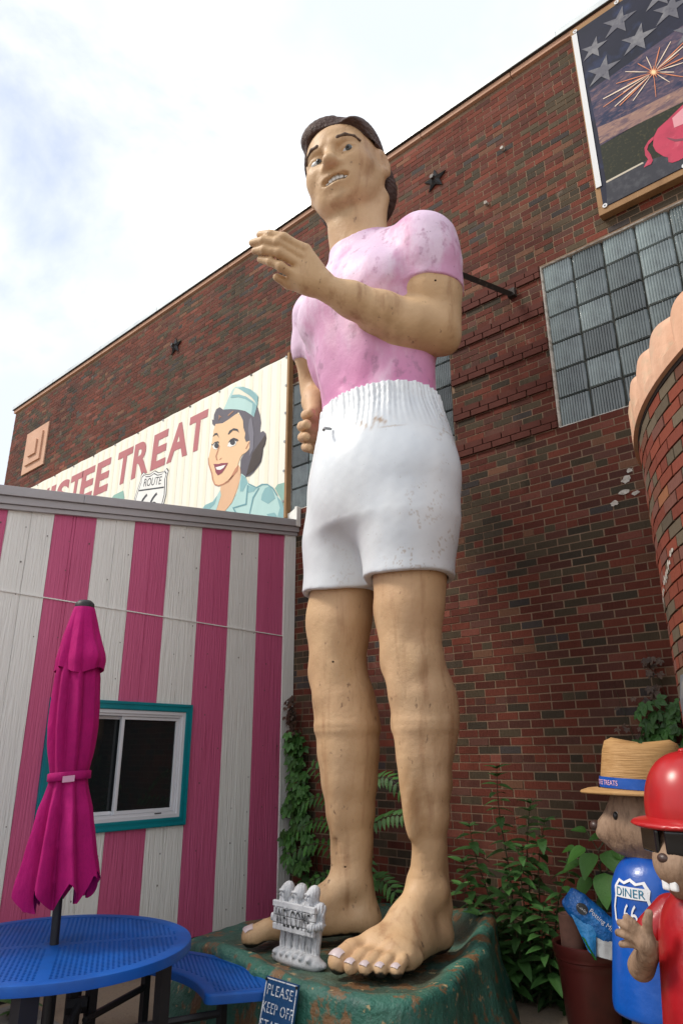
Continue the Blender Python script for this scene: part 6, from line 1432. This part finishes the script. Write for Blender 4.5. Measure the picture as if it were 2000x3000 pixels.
v, f = hat_loft([(.178, .0), (.176, .05), (.170, .10), (.162, .16), (.150, .205), (.120, .222), (.06, .212), (.01, .205)], 1.08, .95, dip=lambda t, r_, z: (.012*math.cos(2*t) if z > .15 else 0))
o = put('crown', mesh('crown', v, f, True, mats=straw_m), hat)
v, f = hat_loft([(.19, .006), (.235, .004), (.262, -.004), (.266, -.010), (.262, -.016), (.22, -.012), (.17, -.004)], 1.08, .95, dip=lambda t, r_, z: .06*(r_-.18)*math.cos(2*t)*-1.2+(.10*(r_-.18) if math.cos(t) < 0 else -.05*(r_-.18)))
f = f[:-1]; o = put('brim', mesh('brim', v, f, True, mats=straw_m), hat)
v, f = hat_loft([(.1815, .008), (.1815, .055)], 1.08, .95); f = f[:-1]; put('hat_band', mesh('hat_band', v, f, True, mats=bshirt_m), hat)
def band_pt(x, y, g):
    th = R_(25)+x/.19; return tuple(HM @ Vector(((.1815+g)*1.08*math.cos(th), (.1815+g)*.95*math.sin(th), y)))
wrap_text('TWISTEE TREATS', .20, .022, 0, .020, .002, mat('pink_band_print', (.75, .45, .55), .5), hat, band_pt)

# --- nearer figure in a red cap and shirt with dark glasses
FB = frame((-.90, 3.12, 0), R_(247))
figB = thing('red_shirt_figure', 'brown animal figure in a red shirt and dark glasses at the right edge', 'figure', (-.90, 3.12, 0))
S = Sculpt()
S.ell((.0, 0, 1.46), (.16, .155, .17), .04); S.ell((.08, 0, 1.36), (.13, .12, .10), .06); S.cap((.08, 0, 1.345), (.155, 0, 1.335), .085, .062, .05); S.ell((.08, 0, 1.27), (.09, .09, .05), .04)
for s in (-1, 1): S.ell((.0, .10*s, 1.33), (.11, .06, .09), .05)
S.cap((0, 0, 1.30), (0, 0, 1.1), .10, .12, .05); S.ell((-.02, 0, .45), (.22, .23, .28), .05)
for s in (-1, 1): S.cap((.0, .12*s, .40), (.02, .13*s, .06), .13, .085, .06); S.ell((.07, .13*s, .05), (.15, .075, .05), .04)
v, f = sculpt_to(S, .011, FB, (-.35, -.4, -.02), (.4, .4, 1.68)); put('body', fast_mesh('body', v, f, fur_m), figB)
S = Sculpt()          # arm and open hand held out towards the blue figure
S.cap((.04, -.20, 1.12), (.17, -.215, .97), .05, .043, .03); S.cap((.17, -.215, .97), (.265, -.085, 1.055), .040, .034, .03); S.ell((.285, -.065, 1.095), (.036, .036, .044), .02)
for a, b, r0 in (((.300, -.07, 1.13), (.325, -.105, 1.170), .0155), ((.305, -.08, 1.12), (.335, -.130, 1.150), .0155), ((.305, -.09, 1.10), (.335, -.145, 1.115), .0155), ((.295, -.095, 1.08), (.320, -.150, 1.075), .0140), ((.285, -.05, 1.125), (.290, -.030, 1.195), .0165)):
    m = tuple((np.array(a)+np.array(b))/2+np.array((.006, 0, .006))); S.cap(a, m, r0*1.05, r0, .008); S.cap(m, b, r0, r0*.9, .006)
v, f = sculpt_to(S, .0075, FB, (-.05, -.4, .85), (.45, .0, 1.3)); put('arm', fast_mesh('arm', v, f, fur_m), figB)
small('nose', nose_m, figB, FB, lambda S: S.ell((.210, 0, 1.372), (.020, .026, .019), .01), .006, (.15, -.08, 1.3), (.28, .08, 1.45))
small('teeth', tooth_m, figB, FB, lambda S: (S.box((.195, .017, 1.283), (.010, .016, .020), .006, .004), S.box((.195, -.017, 1.283), (.010, .016, .020), .006, .004)), .005, (.16, -.06, 1.24), (.24, .06, 1.33))
rshirt_m = mat('glossy_red_paint', (.34, .008, .012), .3, .5, layers=[((.24, .006, .010), 5, .45, .7)], bump=[(10, .006)])
v, f, surfB = loft_body([(.40, .255, .24, 0), (.45, .26, .245, 0), (.75, .235, .22, 0), (1.0, .215, .20, 0), (1.12, .20, .19, 0), (1.20, .165, .16, 0), (1.255, .115, .11, 0)], -.90, 3.12, R_(247))
put('shirt', mesh('shirt', v, f, True, mats=rshirt_m), figB)
S = Sculpt(); S.cap((.0, -.18, 1.14), (.08, -.215, 1.08), .075, .066, .03); v, f = sculpt_to(S, .012, FB, (-.15, -.35, .95), (.2, -.05, 1.25)); put('sleeve', fast_mesh('sleeve', v, f, rshirt_m), figB)
# cap and glasses
capo = thing('baseball_cap', 'plain red baseball cap with chipped brim on the red-shirted figure', 'cap', (-.90, 3.12, 1.5))
CM = FB @ Matrix.Translation((.0, 0, 1.56)) @ Matrix.Rotation(R_(6), 4, 'Y')
v = []; n = 48
for j in range(15):
    ph = math.pi/2*j/14
    for i in range(n):
        th = 2*math.pi*i/n; v.append(tuple(CM @ Vector((.200*math.cos(ph)**.8*math.cos(th)-.01, .188*math.cos(ph)**.8*math.sin(th), -.045+.235*math.sin(ph)))))
f = [(j*n+i, j*n+(i+1) % n, (j+1)*n+(i+1) % n, (j+1)*n+i) for j in range(14) for i in range(n)]
cap_m = mat('glossy_red_cap', (.40, .012, .014), .3, .5, layers=[((.30, .010, .012), 6, .45, .7), ((.55, .5, .48), 26, .71, .74)])
put('crown', mesh('crown', v, f, True, mats=cap_m), capo)
S = Sculpt(); S.ell((.140, 0, -.055), (.110, .182, .022), .02); S.fld(lambda p: (.03-p[:, 0]).astype(np.float32), .01, '&')
v, f = sculpt_to(S, .008, CM, (-.05, -.2, -.12), (.35, .2, .02)); put('brim', fast_mesh('brim', v, f, cap_m), capo)
small('button', cap_m, capo, CM, lambda S: S.ell((0, 0, .192), (.018, .018, .010), .005), .005, (-.03, -.03, .16), (.03, .03, .22))
gls = thing('dark_glasses', 'black sunglasses worn by the red-capped figure', 'sunglasses', (-.95, 3.1, 1.45))
gm_ = mat('black_lens', (.006, .006, .007), .15, .5)
for s in (-1, 1):
    small('lens', gm_, gls, FB, lambda S: S.box((.175, .078*s, 1.428), (.011, .072, .046), .010, .01, '+', np.array(Matrix.Rotation(R_(26*s), 3, 'Z'))), .006, (.06, .076*s-.11, 1.34), (.25, .076*s+.11, 1.49))
    a, b = FB @ Vector((.135, .128*s, 1.455)), FB @ Vector((-.02, .165*s, 1.455)); m_ = MB(); m_.tube([a, b], .010, 6); m_.build('temple', gm_, gls)
# teal plate the nearer figure holds
m_ = MB(); A_c = FB @ Vector((.10, .16, 1.33)); m_.lathe([(.001, 0), (.06, .004), (.085, .016), (.088, .020), (.084, .014), (.001, -.004)], (0, 0, 0), 28); o = m_.build('teal_plate', mat('teal_plate', (.04, .30, .24), .3, .5)); autosmooth(o); o.matrix_world = Matrix.Translation(A_c) @ Matrix.Rotation(R_(205), 4, 'Z') @ Matrix.Rotation(R_(65), 4, 'X')
tag(o, 'small teal dish held up beside the red-shirted figure\'s chin', 'dish')

# --- pot with clay pipe and a bag of potting mix
pot = thing('red_plant_pot', 'dark red glazed plant pot standing against the brick wall', 'pot', (-2.30, 5.10, 0))
pot_m = mat('dark_red_glaze', (.085, .014, .012), .35, .5, layers=[((.05, .010, .009), 5, .45, .7)])
m_ = MB(); m_.lathe([(.001, 0), (.15, 0), (.165, .02), (.195, .38), (.20, .41), (.205, .42), (.205, .44), (.215, .45), (.215, .47), (.222, .48), (.222, .53), (.212, .535), (.195, .52), (.18, .40), (.001, .38)], (-2.30, 5.10, 0), 40); o = m_.build('bowl', pot_m, pot); autosmooth(o, 35)
pipe = MB().lathe([(.001, .36), (.075, .36), (.080, .70), (.072, .705), (.066, .70), (.001, .66)], (-2.365, 5.04, 0), 24).build('clay_pipe', mat('clay', (.22, .105, .075), .85, layers=[((.14, .07, .05), 8, .45, .7)])); autosmooth(pipe, 40)
tag(pipe, 'brown clay pipe section standing inside the dark red pot', 'pipe')
bag = thing('soil_bag', 'crumpled blue bag of potting mix lying across the red pot', 'bag', (-2.2, 4.95, .5))
a, b = Vector((-2.30, 4.94, .81)), Vector((-2.05, 5.0, .605)); dr = (b-a).normalized(); toc = (Vector((0, 0, 1.75))-a).normalized(); nr = (toc-dr*toc.dot(dr)).normalized(); sd = dr.cross(nr)
nzb = smooth_noise(61); L = (b-a).length; V = []; NU, NV = 40, 36
def bag_pt(t, th, g=0):
    w = min(1, math.sin(math.pi*min(max(t, .0), 1))*1.6)**.5 if 0 < t < 1 else 0; w = .45+.55*w
    rr_w, rr_h = .086*w+.016*(abs(2*t-1)**8), .056*w*(1-abs(2*t-1)**6*.75)
    q = a+dr*(L*(t*1.24-.12))+sd*((rr_w+g)*math.cos(th))+nr*((rr_h+g)*math.sin(th)); k = .006+.016*abs(2*t-1)**6
    return q+nr*float(nzb(np.array(q), 22))*k+sd*float(nzb(np.array(q)+3, 25))*k*.6
for i in range(NU+1):
    for j in range(NV): V.append(tuple(bag_pt(i/NU, 2*math.pi*j/NV)))
Fq = [(i*NV+j, i*NV+(j+1) % NV, (i+1)*NV+(j+1) % NV, (i+1)*NV+j) for i in range(NU) for j in range(NV)]
bag_m = mat('blue_plastic_film', (.006, .12, .42), .22, .55, layers=[((.01, .17, .5), 6, .5, .65), ((.004, .06, .25), 8, .5, .7)], bump=[(35, .012)])
put('film', mesh('film', V, Fq, True, mats=bag_m), bag)
def bag_text(txt, w, h, t0, s0, m, nm='lettering'):
    v, f = text_verts(txt, 1.0, res=4); x = (v[:, 0]-v[:, 0].min())/np.ptp(v[:, 0])-.5; y = (v[:, 1]-v[:, 1].min())/np.ptp(v[:, 1])-.5
    P = [tuple(bag_pt(t0+xx*w/(L*1.24), math.acos(max(-.95, min(.95, (s0-yy*h)/.098))), .004)) for xx, yy in zip(x, y)]
    put(nm, mesh(nm, P, f, mats=m), bag)
bag_text('Potting Mix', .175, .040, .62, -.026, white_p)
V = [tuple(bag_pt(.30, math.pi/2+.15, .004))]+[tuple(bag_pt(.30+.095*math.cos(k*math.pi/10), math.acos(-.015+.36*math.sin(k*math.pi/10)), .004)) for k in range(20)]
put('round_logo', mesh('round_logo', V, [(0, 1+k, 1+(k+1) % 20) for k in range(20)], True, mats=black_m), bag)
bag_text('Miracle-Gro', .070, .016, .30, -.002, white_p)
lb_m = mat('pale_blue_film', (.03, .25, .60), .25, .5, bump=[(25, .012)]); gf_m = mat('green_film', (.006, .13, .012), .22, .5, bump=[(25, .014)]); wc_m = mat('white_lining', (.50, .52, .53), .6, .3, bump=[(14, .014)])
def flap(pts, m, nm):
    P = [Vector(p) for p in pts]; n = 10; V = []; 
    for i in range(n+1):
        for j in range(n+1):
            u, v_ = i/n, j/n; q = P[0].lerp(P[1], u).lerp(P[3].lerp(P[2], u), v_); q = q+nr*(.010*float(nzb(np.array(q), 30))+.025*math.sin(u*3.1)*v_); V.append(tuple(q))
    put(nm, mesh(nm, V, [(i*(n+1)+j, (i+1)*(n+1)+j, (i+1)*(n+1)+j+1, i*(n+1)+j+1) for i in range(n) for j in range(n)], True, mats=m), bag)
flap([(-2.29, 4.89, .735), (-2.14, 4.92, .665), (-2.155, 4.91, .50), (-2.20, 4.90, .53)], lb_m, 'flap'); flap([(-2.15, 4.925, .665), (-2.045, 4.955, .635), (-2.06, 4.95, .49), (-2.17, 4.93, .505)], wc_m, 'lining'); flap([(-2.065, 4.95, .57), (-1.985, 4.97, .575), (-1.985, 4.965, .50), (-2.07, 4.95, .51)], gf_m, 'flap'); flap([(-2.23, 4.885, .615), (-2.205, 4.89, .60), (-2.145, 4.90, .49), (-2.165, 4.895, .49)], gf_m, 'flap')
